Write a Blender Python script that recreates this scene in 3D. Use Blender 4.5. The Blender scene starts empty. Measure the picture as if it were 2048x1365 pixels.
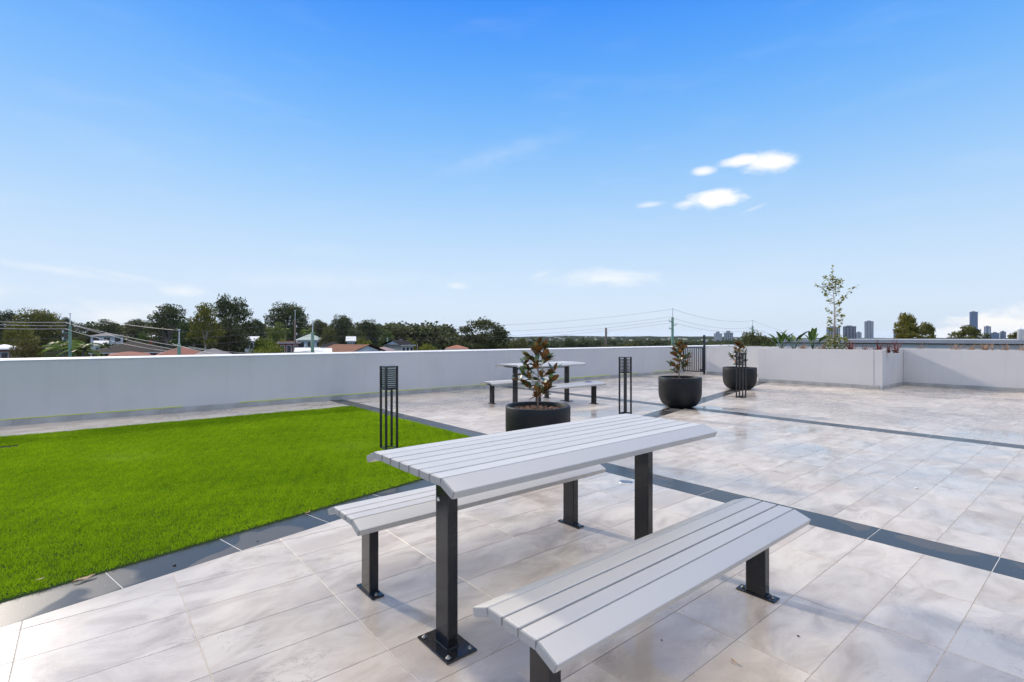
import bpy, math, random
import numpy as np
from mathutils import Vector, Matrix

random.seed(7); rng = np.random.default_rng(11)
scene = bpy.context.scene
col = scene.collection
R = math.radians

# ------------------------------------------------------------------ camera, light, sky, exposure
# World axes: x and y run along the tile grid of the terrace, z up, terrace tiles at z = 0.
EYE = 1.32
FPX, HOR, CX = 1026.0, 675.0, 1024.0            # focal length / horizon / centre of the 2048 px photograph
HEAD = math.atan2(1231, 1026)                     # angle between view axis and the x axis of the tile grid
UX = (math.sin(HEAD), math.cos(HEAD)); VX = (-math.cos(HEAD), math.sin(HEAD))
cam_d = bpy.data.cameras.new('camera'); cam = bpy.data.objects.new('camera', cam_d); col.objects.link(cam)
cam.location = (0, 0, EYE); cam.rotation_euler = (R(90), 0, HEAD - R(90))
cam_d.sensor_width = 36; cam_d.lens = FPX / 2048 * 36; cam_d.shift_y = -(682.5 - HOR) / 2048
cam_d.clip_start = 0.05; cam_d.clip_end = 20000
scene.camera = cam

SUN_TRAVEL = Vector((0.21, -1.0, -0.50)).normalized()
SUN_EL = math.asin(-SUN_TRAVEL.z); SUN_AZ = math.atan2(-SUN_TRAVEL.x, -SUN_TRAVEL.y)
sun_d = bpy.data.lights.new('sun', 'SUN'); sun = bpy.data.objects.new('sun', sun_d); col.objects.link(sun)
sun_d.energy = 2.05; sun_d.angle = R(3.5); sun_d.color = (1.0, 0.89, 0.74)
sun.rotation_euler = SUN_TRAVEL.to_track_quat('-Z', 'Y').to_euler()

scene.view_settings.view_transform = 'Standard'; scene.view_settings.look = 'None'
scene.view_settings.gamma = 1; scene.view_settings.use_curve_mapping = False
scene.view_settings.exposure = 0.55
HAZE = 0.00005

def pt(px, depth, z=0.0):
    """a point of the place that lies `depth` metres ahead, in the compass direction of photo column px"""
    a = (px - CX) / FPX * depth
    return Vector((a * UX[0] + depth * UX[1], a * VX[0] + depth * VX[1], z))
def zat(py, depth): return EYE + (HOR - py) * depth / FPX
def direction(px, py):
    p = pt(px, FPX) ; return Vector((p.x, p.y, HOR - py)).normalized()

world = bpy.data.worlds.new('World'); scene.world = world; world.use_nodes = True
wn = world.node_tree; wn.nodes.clear()
class NT:
    def __init__(s, tree): s.t = tree
    def n(s, kind, **kw):
        nd = s.t.nodes.new(kind)
        for k, v in kw.items():
            if k.startswith('i_'): nd.inputs[int(k[2:])].default_value = v
            else: setattr(nd, k, v)
        return nd
    def l(s, a, b): s.t.links.new(a, b)
    def val(s, sock, x):
        if hasattr(x, 'is_linked') or isinstance(x, bpy.types.NodeSocket): s.l(x, sock)
        else: sock.default_value = x
    def m(s, op, a, b=0.0, c=0.0, clamp=False):
        nd = s.t.nodes.new('ShaderNodeMath'); nd.operation = op; nd.use_clamp = clamp
        for i, x in enumerate((a, b, c)): s.val(nd.inputs[i], x)
        return nd.outputs[0]
    def vm(s, op, a, b=(0, 0, 0), out=0):
        nd = s.t.nodes.new('ShaderNodeVectorMath'); nd.operation = op
        s.val(nd.inputs[0], a); s.val(nd.inputs[1], b)
        return nd.outputs[out]
    def noise(s, vec, scale, detail=3, rough=.55, dist=0.0, out=0):
        nd = s.t.nodes.new('ShaderNodeTexNoise'); s.l(vec, nd.inputs['Vector'])
        nd.inputs['Scale'].default_value = scale; nd.inputs['Detail'].default_value = detail
        nd.inputs['Roughness'].default_value = rough; nd.inputs['Distortion'].default_value = dist
        return nd.outputs[out]
    def mix(s, fac, a, b, blend='MIX'):
        nd = s.t.nodes.new('ShaderNodeMix'); nd.data_type = 'RGBA'; nd.blend_type = blend
        s.val(nd.inputs[0], fac); s.val(nd.inputs[6], a); s.val(nd.inputs[7], b)
        return nd.outputs[2]
    def ramp(s, fac, stops):
        nd = s.t.nodes.new('ShaderNodeValToRGB'); s.l(fac, nd.inputs[0])
        e = nd.color_ramp.elements
        while len(e) < len(stops): e.new(0.5)
        for el, (p, c) in zip(e, stops): el.position = p; el.color = (*c, 1) if len(c) == 3 else c
        return nd.outputs[0]
    def smooth(s, x, lo, hi):
        nd = s.t.nodes.new('ShaderNodeMapRange'); nd.interpolation_type = 'SMOOTHSTEP'
        s.val(nd.inputs[0], x); nd.inputs[1].default_value = lo; nd.inputs[2].default_value = hi
        return nd.outputs[0]
W = NT(wn)
sky = W.n('ShaderNodeTexSky', sky_type='NISHITA', sun_disc=False)
sky.sun_elevation = SUN_EL; sky.sun_rotation = SUN_AZ; sky.altitude = 60
sky.air_density = 1.0; sky.dust_density = 0.6; sky.ozone_density = 2.2
tc = W.n('ShaderNodeTexCoord').outputs['Generated']
sep = W.n('ShaderNodeSeparateXYZ'); W.l(tc, sep.inputs[0]); elev = W.m('ARCSINE', sep.outputs[2])          # radians above the horizon
def lin(r, g, b): return tuple(((c / 255 + .055) / 1.055) ** 2.4 if c > 10 else c / 3294.6 for c in (r, g, b))
ELEV = [(-.1, (214, 228, 246)), (.0, (222, 236, 251)), (.06, (218, 236, 255)), (.12, (207, 231, 255)), (.20, (187, 221, 255)), (.28, (161, 208, 255)), (.38, (127, 190, 255)), (.48, (95, 171, 255)), (.58, (64, 149, 254)), (.75, (48, 132, 247)), (1.0, (46, 122, 230)), (1.5, (44, 116, 222))]
air = W.ramp(W.m('DIVIDE', W.m('ADD', elev, .1), 1.6), [((e + .1) / 1.6, lin(*c)) for e, c in ELEV])
SKY_GAIN = 5.6
air = W.vm('MULTIPLY', air, (SKY_GAIN, SKY_GAIN, SKY_GAIN))
nish = W.vm('MINIMUM', sky.outputs[0], (7, 7, 7))
skycol = W.mix(.03, air, nish)
nz = W.n('ShaderNodeTexNoise'); nz.inputs['Scale'].default_value = 19; nz.inputs['Detail'].default_value = 8; nz.inputs['Roughness'].default_value = .58
wstretch = W.vm('MULTIPLY', tc, (1, 1, 2.2)); W.l(wstretch, nz.inputs['Vector'])
nz2 = W.n('ShaderNodeTexNoise'); nz2.inputs['Scale'].default_value = 6; nz2.inputs['Detail'].default_value = 5; W.l(W.vm('MULTIPLY', tc, (1, 1, 5)), nz2.inputs['Vector'])
noise_a, noise_b = nz.outputs[0], nz2.outputs[0]
def cloud(px, py, wpx, hpx, edge=.55, dens=1.0, tilt=0.0, wob=.9):
    """soft cloud in a compass direction; half-sizes given as angles"""
    c = direction(px, py); k = (Vector((px - CX, HOR - py, FPX))).length
    r = Vector((c.y, -c.x, 0)).normalized(); t = r.cross(c).normalized()
    r, t = r * math.cos(tilt) + t * math.sin(tilt), t * math.cos(tilt) - r * math.sin(tilt)
    a = W.m('MULTIPLY', W.vm('DOT_PRODUCT', tc, tuple(r), 1), k / wpx)
    b = W.m('MULTIPLY', W.vm('DOT_PRODUCT', tc, tuple(t), 1), k / hpx)
    f = W.m('GREATER_THAN', W.vm('DOT_PRODUCT', tc, tuple(c), 1), 0)
    d = W.m('SQRT', W.m('ADD', W.m('MULTIPLY', a, a), W.m('MULTIPLY', b, b)))
    d = W.m('ADD', d, W.m('MULTIPLY', W.m('SUBTRACT', noise_a, .5), wob * 2))
    m = W.n('ShaderNodeMapRange', interpolation_type='SMOOTHSTEP'); W.l(d, m.inputs[0])
    m.inputs[1].default_value = 1.08; m.inputs[2].default_value = 1.0 - edge * 1.5
    m.inputs[3].default_value = 0; m.inputs[4].default_value = dens
    return W.m('MULTIPLY', W.m('MULTIPLY', m.outputs[0], f), W.m('ADD', .72, W.m('MULTIPLY', noise_a, .5)), clamp=True)
CLOUDS = [(1542, 325, 56, 24, .5, 1.0, -.02, .7), (1484, 322, 52, 13, .5, .95, .0, .6), (1406, 343, 30, 11, .6, .85, 0, .5), (1428, 399, 60, 20, .45, 1.0, 0),
          (1378, 406, 34, 9, .6, .6, .1), (1300, 410, 34, 7, .7, .5, .05), (1507, 418, 32, 5, .9, .25, .3), (1205, 558, 125, 22, .8, .62, -.02),
          (1240, 550, 70, 10, .7, .45, -.02), (1085, 548, 40, 8, .9, .35, .3), (912, 572, 28, 10, .9, .5, 0),
          (2010, 672, 150, 50, .35, 1.0, .06), (1915, 676, 70, 34, .35, 1.0, .1), (2180, 660, 170, 75, .35, 1.0, 0),
          (240, 632, 130, 34, .8, .6, 0), (365, 583, 60, 18, .9, .5, 0), (110, 540, 190, 12, .9, .3, -.12), (250, 552, 120, 10, .9, .25, -.16),
          (1000, 310, 190, 26, .95, .16, .28), (640, 560, 260, 30, .95, .18, .03), (-250, 560, 260, 40, .8, .5, 0), (2500, 560, 120, 40, .6, .8, 0), (-700, 430, 140, 40, .6, .8, .1)]
acc = None
for c in CLOUDS:
    m = cloud(*c)
    acc = m if acc is None else W.m('MAXIMUM', acc, m)
# thin cirrus veil, everywhere in the sky alike
veil = W.m('MULTIPLY', W.smooth(noise_b, .50, .9), .07)
# bright broken cloud added overhead, out of view, to neutralise and fill the terrace light
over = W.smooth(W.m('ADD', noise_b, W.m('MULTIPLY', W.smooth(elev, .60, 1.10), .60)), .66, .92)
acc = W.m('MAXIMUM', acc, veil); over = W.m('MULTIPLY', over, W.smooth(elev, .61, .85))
CLOUD_LUM = SKY_GAIN * 1.12
cloudcol = W.mix(1.0, (CLOUD_LUM * 1.03, CLOUD_LUM, CLOUD_LUM * .95, 1), (1, 1, 1, 1), 'MULTIPLY')
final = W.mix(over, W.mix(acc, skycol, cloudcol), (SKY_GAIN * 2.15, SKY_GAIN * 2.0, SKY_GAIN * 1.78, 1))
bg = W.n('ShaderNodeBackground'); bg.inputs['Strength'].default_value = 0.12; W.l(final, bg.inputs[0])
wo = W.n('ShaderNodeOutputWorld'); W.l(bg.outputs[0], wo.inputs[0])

# ------------------------------------------------------------------ helpers
class MB:
    """collects shapes and links them as ONE mesh object"""
    def __init__(s): s.v = []; s.f = []; s.mi = []; s.cur = 0
    def add(s, verts, faces):
        o = len(s.v); s.v += [tuple(p) for p in verts]; s.f += [tuple(i + o for i in f) for f in faces]; s.mi += [s.cur] * len(faces)
        return s
    def box(s, x0, x1, y0, y1, z0, z1, M=None):
        p = [Vector((x, y, z)) for z in (z0, z1) for y in (y0, y1) for x in (x0, x1)]
        f = [(0, 2, 3, 1), (4, 5, 7, 6), (0, 1, 5, 4), (2, 6, 7, 3), (0, 4, 6, 2), (1, 3, 7, 5)]
        if M is not None: p = [M @ q for q in p]
        return s.add(p, f)
    def lathe(s, prof, n=32, M=None, cap0=True, cap1=True):
        p = [Vector((r * math.cos(2 * math.pi * k / n), r * math.sin(2 * math.pi * k / n), z)) for r, z in prof for k in range(n)]
        f = [(i * n + k, i * n + (k + 1) % n, (i + 1) * n + (k + 1) % n, (i + 1) * n + k) for i in range(len(prof) - 1) for k in range(n)]
        if cap0: f.append(tuple(reversed(range(n))))
        if cap1: f.append(tuple(range((len(prof) - 1) * n, len(prof) * n)))
        if M is not None: p = [M @ q for q in p]
        return s.add(p, f)
    def tube(s, pts, rad, n=6, cap=True):
        pts = [Vector(q) for q in pts]; rs = rad if isinstance(rad, (list, tuple)) else [rad] * len(pts)
        p = []; up = Vector((0, 0, 1)); side = None
        for i, q in enumerate(pts):
            d = (pts[min(i + 1, len(pts) - 1)] - pts[max(i - 1, 0)]).normalized()
            if side is None:
                side = d.cross(up) if abs(d.z) < .95 else d.cross(Vector((1, 0, 0)))
            side = (side - d * side.dot(d)).normalized(); o = d.cross(side)
            p += [q + (side * math.cos(2 * math.pi * k / n) + o * math.sin(2 * math.pi * k / n)) * rs[i] for k in range(n)]
        f = [(i * n + k, i * n + (k + 1) % n, (i + 1) * n + (k + 1) % n, (i + 1) * n + k) for i in range(len(pts) - 1) for k in range(n)]
        if cap: f += [tuple(reversed(range(n))), tuple(range((len(pts) - 1) * n, len(pts) * n))]
        return s.add(p, f)
    def prism(s, poly, z0, z1):
        n = len(poly); p = [Vector((x, y, z)) for z in (z0, z1) for x, y in poly]
        return s.add(p, [tuple(reversed(range(n))), tuple(range(n, 2 * n))] + [(k, (k + 1) % n, n + (k + 1) % n, n + k) for k in range(n)])
    def mesh(s, name, mats, smooth=False):
        me = bpy.data.meshes.new(name); me.from_pydata(s.v, [], s.f)
        for m in (mats if isinstance(mats, (list, tuple)) else [mats]): me.materials.append(m)
        if any(s.mi): me.polygons.foreach_set('material_index', s.mi)
        if smooth: me.polygons.foreach_set('use_smooth', [True] * len(me.polygons))
        me.update(); return me
    def build(s, name, mats, parent=None, smooth=False, loc=None):
        o = bpy.data.objects.new(name, s.mesh(name, mats, smooth)); col.objects.link(o)
        if parent: o.parent = parent
        if loc is not None: o.location = loc
        return o
def link(name, me, parent=None, loc=(0, 0, 0), rot=(0, 0, 0), scale=(1, 1, 1)):
    o = bpy.data.objects.new(name, me); col.objects.link(o); o.parent = parent
    o.location = loc; o.rotation_euler = rot; o.scale = scale; return o
def tag(o, label=None, cat=None, group=None, kind=None):
    if label: o['label'] = label
    if cat: o['category'] = cat
    if group: o['group'] = group
    if kind: o['kind'] = kind
    return o
def thing(name, label, cat, loc=(0, 0, 0), rz=0.0, group=None):
    o = bpy.data.objects.new(name, None); col.objects.link(o); o.empty_display_size = .1
    o.location = loc; o.rotation_euler = (0, 0, rz); return tag(o, label, cat, group)
def copy_tree(o, parent=None):
    c = o.copy(); col.objects.link(c); c.parent = parent
    for ch in list(o.children): copy_tree(ch, c)
    return c
def bevel(o, w=.002, seg=2):
    m = o.modifiers.new('bevel', 'BEVEL'); m.width = w; m.segments = seg; m.limit_method = 'ANGLE'; m.angle_limit = R(40); return o

# ------------------------------------------------------------------ materials
def mat(name, base=(.5, .5, .5), rough=.5, metal=0.0, spec=.5, coat=0.0):
    m = bpy.data.materials.new(name); m.use_nodes = True; b = m.node_tree.nodes['Principled BSDF']
    b.inputs['Base Color'].default_value = (*base, 1); b.inputs['Roughness'].default_value = rough
    b.inputs['Metallic'].default_value = metal; b.inputs['Specular IOR Level'].default_value = spec
    b.inputs['Coat Weight'].default_value = coat; b.inputs['Coat Roughness'].default_value = .05
    return m
def nt(m): return NT(m.node_tree), m.node_tree.nodes['Principled BSDF']
def varied(name, c0, c1, scale=3, rough=.5, metal=0., bump=0., bscale=60, coord='Object', **k):
    """two-tone material with fine grain relief"""
    m = mat(name, c0, rough, metal, **k); T, b = nt(m)
    co = T.n('ShaderNodeTexCoord').outputs[coord]
    n1 = T.noise(co, scale, 4)
    T.l(T.mix(T.smooth(n1, .3, .7), (*c0, 1), (*c1, 1)), b.inputs['Base Color'])
    T.l(T.m('ADD', rough - .06, T.m('MULTIPLY', T.noise(co, scale * 3, 3), .12)), b.inputs['Roughness'])
    if bump:
        bp = T.n('ShaderNodeBump'); bp.inputs['Strength'].default_value = bump; bp.inputs['Distance'].default_value = .003
        T.l(T.noise(co, bscale, 3), bp.inputs['Height']); T.l(bp.outputs[0], b.inputs['Normal'])
    return m

def tile_material():
    m = mat('travertine_tile', rough=.3); T, b = nt(m)
    pos = T.n('ShaderNodeNewGeometry').outputs['Position']
    tr = T.n('ShaderNodeAttribute', attribute_name='trand').outputs['Fac']
    wnz = T.n('ShaderNodeTexWhiteNoise', noise_dimensions='1D'); T.l(tr, wnz.inputs['W'])
    off = T.vm('MULTIPLY', wnz.outputs['Color'], (37, 23, 11))
    p = T.vm('ADD', pos, off)
    ps = T.vm('MULTIPLY', p, (1.35, 2.3, 1))
    cloudy = T.noise(ps, 2.3, 5, .6, .8)
    streak = T.noise(T.vm('MULTIPLY', p, (1.8, 8, 1)), 2.6, 4, .6, .9)
    base = T.ramp(cloudy, [(.26, (.33, .282, .235)), (.42, (.48, .425, .368)), (.56, (.585, .53, .465)), (.8, (.66, .61, .54))])
    base = T.mix(T.smooth(T.noise(ps, 1.1, 3), .48, .72), base, (.49, .425, .365, 1))          # warmer beige clouds
    base = T.mix(T.m('MULTIPLY', T.smooth(streak, .5, .8), .15), base, (.37, .325, .29, 1))
    # thin brown scribbled veins, only here and there
    v = T.m('ABSOLUTE', T.m('SUBTRACT', T.noise(T.vm('MULTIPLY', p, (1.0, 2.6, 1)), 5.5, 6, .62, 1.2), .5))
    vein = T.m('MULTIPLY', T.m('SUBTRACT', 1.0, T.smooth(v, .0, .016)), T.smooth(T.noise(p, 2.1, 2), .56, .68))
    base = T.mix(T.m('MULTIPLY', vein, .6), base, (.14, .10, .075, 1))
    grit = T.noise(p, 160, 2)
    base = T.mix(T.m('MULTIPLY', T.smooth(grit, .5, .9), .25), base, (.30, .27, .25, 1))
    tone = T.m('ADD', .93, T.m('MULTIPLY', wnz.outputs['Value'], .12))
    hsv = T.n('ShaderNodeHueSaturation'); T.l(tone, hsv.inputs['Value']); T.l(base, hsv.inputs['Color'])
    # rain water: broad damp patches that run across the joints
    damp = T.smooth(T.noise(pos, .55, 4, .6, .4), .40, .62)
    pool = T.m('MULTIPLY', T.smooth(T.noise(pos, 1.3, 3, .5, .3), .52, .68), damp)
    dark = T.mix(T.m('MULTIPLY', damp, .16), hsv.outputs[0], (.30, .25, .21, 1))
    dark = T.mix(T.m('MULTIPLY', pool, .22), dark, (.20, .17, .15, 1))
    T.l(dark, b.inputs['Base Color'])
    rg = T.m('SUBTRACT', T.m('ADD', .34, T.m('MULTIPLY', T.noise(pos, 9, 3), .14)), T.m('MULTIPLY', damp, .17))
    T.l(rg, b.inputs['Roughness'])
    T.l(T.m('ADD', T.m('MULTIPLY', damp, .45), T.m('MULTIPLY', pool, .5), clamp=True), b.inputs['Coat Weight'])
    b.inputs['Coat Roughness'].default_value = .06
    bp = T.n('ShaderNodeBump'); bp.inputs['Strength'].default_value = .12; bp.inputs['Distance'].default_value = .002
    T.l(T.m('ADD', T.noise(p, 45, 3), T.m('MULTIPLY', cloudy, 2)), bp.inputs['Height']); T.l(bp.outputs[0], b.inputs['Normal'])
    return m
def band_material():
    m = mat('slate_band_tile', (.05, .055, .062), .3); T, b = nt(m)
    pos = T.n('ShaderNodeNewGeometry').outputs['Position']
    tr = T.n('ShaderNodeAttribute', attribute_name='trand').outputs['Fac']
    wet = T.smooth(T.noise(T.vm('ADD', pos, (3, 8, 0)), 1.7, 2, .4, .5), .40, .43)
    gr = T.noise(pos, 140, 3)
    dry = T.ramp(gr, [(.3, (.066, .066, .066)), (.7, (.115, .114, .112))])
    salt = T.smooth(T.noise(pos, 18, 4, .7), .62, .75)
    dry = T.mix(T.m('MULTIPLY', salt, .5), dry, (.34, .35, .36, 1))
    T.l(T.mix(wet, dry, (.038, .037, .037, 1)), b.inputs['Base Color'])
    T.l(T.m('ADD', .26, T.m('MULTIPLY', T.m('SUBTRACT', 1.0, wet), .14)), b.inputs['Roughness'])
    T.l(T.m('MULTIPLY', wet, .15), b.inputs['Coat Weight']); b.inputs['Coat Roughness'].default_value = .14
    b.inputs['Specular IOR Level'].default_value = .25
    bp = T.n('ShaderNodeBump'); bp.inputs['Strength'].default_value = .1; bp.inputs['Distance'].default_value = .001
    T.l(T.m('MULTIPLY', gr, T.m('SUBTRACT', 1.0, wet)), bp.inputs['Height']); T.l(bp.outputs[0], b.inputs['Normal'])
    return m
M_TILE = tile_material(); M_BAND = band_material()
M_GROUT = varied('grout', (.42, .38, .335), (.52, .475, .425), 5, .85, coord='Object')
M_GROUT_PALE = varied('pale_grout', (.55, .54, .52), (.62, .61, .59), 5, .8)
M_RENDER = varied('painted_render', (.59, .57, .55), (.62, .60, .58), .6, .75, bump=.35, bscale=170)
M_RENDER_W = varied('white_render', (.62, .59, .56), (.66, .63, .60), .7, .75, bump=.35, bscale=170)
def weather(m, amount):
    T, b = nt(m); pos = T.n('ShaderNodeNewGeometry').outputs['Position']; old = b.inputs['Base Color'].links[0].from_socket
    sp = T.n('ShaderNodeSeparateXYZ'); T.l(pos, sp.inputs[0])
    streak = T.noise(T.vm('MULTIPLY', pos, (6, 6, .35)), 1.0, 4, .6); patch = T.noise(pos, .9, 4, .6)
    foot = T.m('MULTIPLY', T.m('SUBTRACT', 1.0, T.smooth(T.m('ADD', sp.outputs[2], T.m('MULTIPLY', patch, .25)), .15, .5)), .5)
    f = T.m('MULTIPLY', T.m('ADD', T.m('ADD', T.smooth(streak, .5, .8), T.smooth(patch, .45, .75)), foot), amount, clamp=True)
    T.l(T.mix(f, old, (.36, .345, .325, 1)), b.inputs['Base Color'])
weather(M_RENDER, .13); weather(M_RENDER_W, .10)
M_CAP = varied('white_wall_cap', (.74, .74, .74), (.78, .78, .78), 1.2, .6)
M_SKIRT = varied('skirting_tile', (.33, .315, .285), (.46, .445, .415), 3.5, .5, bump=.1)
M_TAPE = mat('yellow_green_tape', (.62, .68, .03), .6)
M_ALU = varied('silver_aluminium', (.66, .65, .64), (.71, .70, .69), 2, .42, metal=.2)
_T, _b = nt(M_ALU); _p = _T.n('ShaderNodeTexCoord').outputs['Object']; _r = _T.n('ShaderNodeObjectInfo').outputs['Random']
_st = _T.noise(_T.vm('MULTIPLY', _p, (2.5, 240, 40)), 1.0, 4, .6); _bl = _T.noise(_T.vm('ADD', _p, _T.vm('MULTIPLY', _T.n('ShaderNodeCombineXYZ').outputs[0], (0, 0, 0))), 3.0, 4)
_c = _T.mix(_T.m('ADD', _T.m('MULTIPLY', _st, .5), _T.m('MULTIPLY', _r, .5)), (.52, .505, .48, 1), (.63, .61, .58, 1)); _c = _T.mix(_T.m('MULTIPLY', _T.smooth(_bl, .55, .75), .18), _c, (.40, .39, .375, 1))
_T.l(_c, _b.inputs['Base Color']); _T.l(_T.m('ADD', .34, _T.m('MULTIPLY', _st, .2)), _b.inputs['Roughness'])
M_ALUCAP = mat('grey_end_cap', (.30, .305, .315), .5)
M_BLACK = varied('black_powder_coat', (.012, .012, .013), (.018, .018, .019), 4, .16, bump=.04, bscale=220)
M_BOLLARD = varied('charcoal_metal', (.014, .015, .017), (.022, .023, .025), 4, .32)
M_STEEL = mat('zinc_bolt', (.22, .22, .215), .45, 1.0)
M_BRIGHT = mat('bright_steel', (.68, .68, .67), .3, .85)
M_DIFF = mat('frosted_diffuser', (.78, .83, .78), .45)
M_POT = varied('charcoal_pot', (.010, .010, .0105), (.017, .017, .0175), 3, .5, bump=.15, bscale=120)
M_POT.node_tree.nodes['Principled BSDF'].inputs['Specular IOR Level'].default_value = .3
M_BARK = varied('bark_chips', (.10, .045, .022), (.26, .14, .075), 30, .8, coord='Object')
M_SOIL = varied('planter_soil', (.035, .024, .017), (.07, .05, .035), 6, .95, bump=.6, bscale=30)
M_GATE = mat('gate_black', (.014, .017, .022), .35)
def leafmat(name, c0, c1, rough=.4, trans=.0):
    """foliage colour: every leaf its own tint through the 'tone' attribute"""
    m = mat(name, c0, rough); T, b = nt(m)
    t = T.n('ShaderNodeAttribute', attribute_name='tone').outputs['Fac']
    c = T.mix(t, (*c0, 1), (*c1, 1))
    oc = T.n('ShaderNodeObjectInfo').outputs['Color']
    c = T.mix(1.0, c, oc, 'MULTIPLY')
    T.l(c, b.inputs['Base Color'])
    if trans:
        tl = T.n('ShaderNodeBsdfTranslucent'); T.l(c, tl.inputs[0])
        ms = T.n('ShaderNodeMixShader', i_0=trans); T.l(b.outputs[0], ms.inputs[1]); T.l(tl.outputs[0], ms.inputs[2])
        T.l(ms.outputs[0], m.node_tree.nodes['Material Output'].inputs[0])
    return m
M_GRASS = leafmat('turf_blades', (.145, .285, .004), (.385, .565, .010), .8, .42)
M_GRASS.node_tree.nodes['Principled BSDF'].inputs['Specular IOR Level'].default_value = .12
M_TURFBASE = mat('turf_backing', (.03, .06, .008), .9)
M_GUM = leafmat('tree_leaves', (.045, .058, .025), (.16, .172, .07), .5, .22)
M_GUM.node_tree.nodes['Principled BSDF'].inputs['Specular IOR Level'].default_value = .15
M_TRUNK = varied('tree_bark', (.16, .13, .105), (.30, .26, .22), 2, .85)
M_PALETRUNK = varied('pale_gum_bark', (.42, .38, .33), (.56, .52, .46), 2, .8)
M_MAGTOP = leafmat('magnolia_leaf_top', (.035, .08, .018), (.08, .14, .035), .42)
M_MAGUND = leafmat('magnolia_leaf_underside', (.17, .065, .014), (.34, .145, .032), .6)
M_STEM = varied('plant_stem', (.30, .22, .15), (.42, .33, .24), 20, .7)
M_STREL = leafmat('strelitzia_leaf', (.05, .12, .02), (.14, .24, .05), .35, .2)
M_REDLEAF = leafmat('red_flax_leaf', (.10, .018, .014), (.26, .05, .03), .45, .15)
M_DRYGRASS = leafmat('dry_grass', (.34, .19, .11), (.56, .38, .24), .7, .2)
M_SAPLEAF = leafmat('sapling_leaf', (.10, .14, .022), (.36, .33, .06), .45, .3)

# ================================================================== THE SETTING
# ------------------------------------------------------------------ terrace floor with its tiles
Q0, Q1 = 3.925, 4.225          # slate band across the terrace
R0, R1 = 8.52, 8.83            # second slate band
PM, PB0, PB1 = .2215, 3.345, 3.655     # oblique slate band: y = PB + PM x
WALLV = 10.65                  # face of the long parapet wall
LAWN_V = 9.48                  # lawn edge on the wall side
floor = MB().box(-5, 18.9, -5, 10.9, -.40, -.0022).build('terrace_floor', M_GROUT); tag(floor, kind='structure')
podium = MB().box(-4.9, 18.8, -4.9, 10.8, -9.5, -.41).build('podium', M_RENDER); tag(podium, kind='structure')

def clip(poly, a, b, c):
    """keep the side a x + b y <= c"""
    out = []
    for i in range(len(poly)):
        p, q = poly[i], poly[(i + 1) % len(poly)]
        dp, dq = a * p[0] + b * p[1] - c, a * q[0] + b * q[1] - c
        if dp <= 0: out.append(p)
        if (dp < 0 < dq) or (dq < 0 < dp):
            t = dp / (dp - dq); out.append((p[0] + t * (q[0] - p[0]), p[1] + t * (q[1] - p[1])))
    return out
G = .0016                      # half a joint
below = (-PM, 1, PB0 - G); above = (PM, -1, -(PB1 + G))
zones = [[below, (1, 0, Q0 - G)], [below, (-1, 0, -(Q1 + G)), (1, 0, R0 - G)], [below, (-1, 0, -(R1 + G))],
         [above, (1, 0, Q0 - G), (0, -1, -LAWN_V)], [above, (-1, 0, -(Q1 + G)), (1, 0, R0 - G)], [above, (-1, 0, -(R1 + G))]]
def area(p): return abs(sum(p[i][0] * p[(i + 1) % len(p)][1] - p[(i + 1) % len(p)][0] * p[i][1] for i in range(len(p)))) / 2
def screen_area(poly):
    q = []
    for x, y in poly:
        d = x * UX[1] + y * VX[1]
        if d < .35: return 0
        q.append(((x * UX[0] + y * VX[0]) / d, EYE / d))
    q2 = [(max(-1.0, min(1.0, a)), min(.68, b)) for a, b in q]
    return area(q2)
def slab(mb, poly, cx, cy, z1, z0, ch=.0012, tilt=(0, 0)):
    n = len(poly); mx = sum(p[0] for p in poly) / n; my = sum(p[1] for p in poly) / n
    vs = []
    for zz, k in ((z0, 0), (z1 - ch, 0), (z1, ch)):
        for x, y in poly:
            dx, dy = x - mx, y - my; L = math.hypot(dx, dy) + 1e-9
            vs.append((x - dx / L * k * 1.4 - cx, y - dy / L * k * 1.4 - cy, zz + (dx * tilt[0] + dy * tilt[1] if zz > -.004 else 0)))
    f = [tuple(range(2 * n, 3 * n))] + [(r * n + k, r * n + (k + 1) % n, (r + 1) * n + (k + 1) % n, (r + 1) * n + k) for r in (0, 1) for k in range(n)]
    mb.add(vs, f)
def set_rand(me, vals):
    a = me.attributes.new('trand', 'FLOAT', 'FACE'); a.data.foreach_set('value', vals)
cells = []
for i in range(-9, 29):
    for j in range(-15, 35):
        x0, y0 = .38 + .602 * i + G, .49 + .3013 * j + G
        if x0 < -4.9 or x0 > 17.6 or y0 < -4.8: continue
        rect = [(x0, y0), (x0 + .602 - 2 * G, y0), (x0 + .602 - 2 * G, y0 + .3013 - 2 * G), (x0, y0 + .3013 - 2 * G)]
        for z in zones:
            p = rect
            for h in z: p = clip(p, *h) if p else p
            if p: p = clip(p, 0, 1, WALLV - .005)
            if p and len(p) > 2 and area(p) > .0006: cells.append((screen_area(p), p))
cells.sort(key=lambda c: -c[0])
rest = MB(); rest_r = []
for n, (sa, p) in enumerate(cells):
    w = len(p); mx = sum(q[0] for q in p) / w; my = sum(q[1] for q in p) / w; rv = random.random() * 90
    tl = (random.uniform(-.0016, .0016), random.uniform(-.0016, .0016))
    if n < 300:
        mb = MB(); slab(mb, p, mx, my, 0, -.01, tilt=tl); me = mb.mesh('tile', M_TILE); set_rand(me, [rv] * len(me.polygons))
        link('tile', me, floor, (mx, my, 0))
    else:
        k = len(rest.f); slab(rest, p, 0, 0, 0, -.01, tilt=tl); rest_r += [rv] * (len(rest.f) - k)
me = rest.mesh('far_tiles', M_TILE); set_rand(me, rest_r); tag(link('far_tiles', me, floor), kind='stuff')
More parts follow.
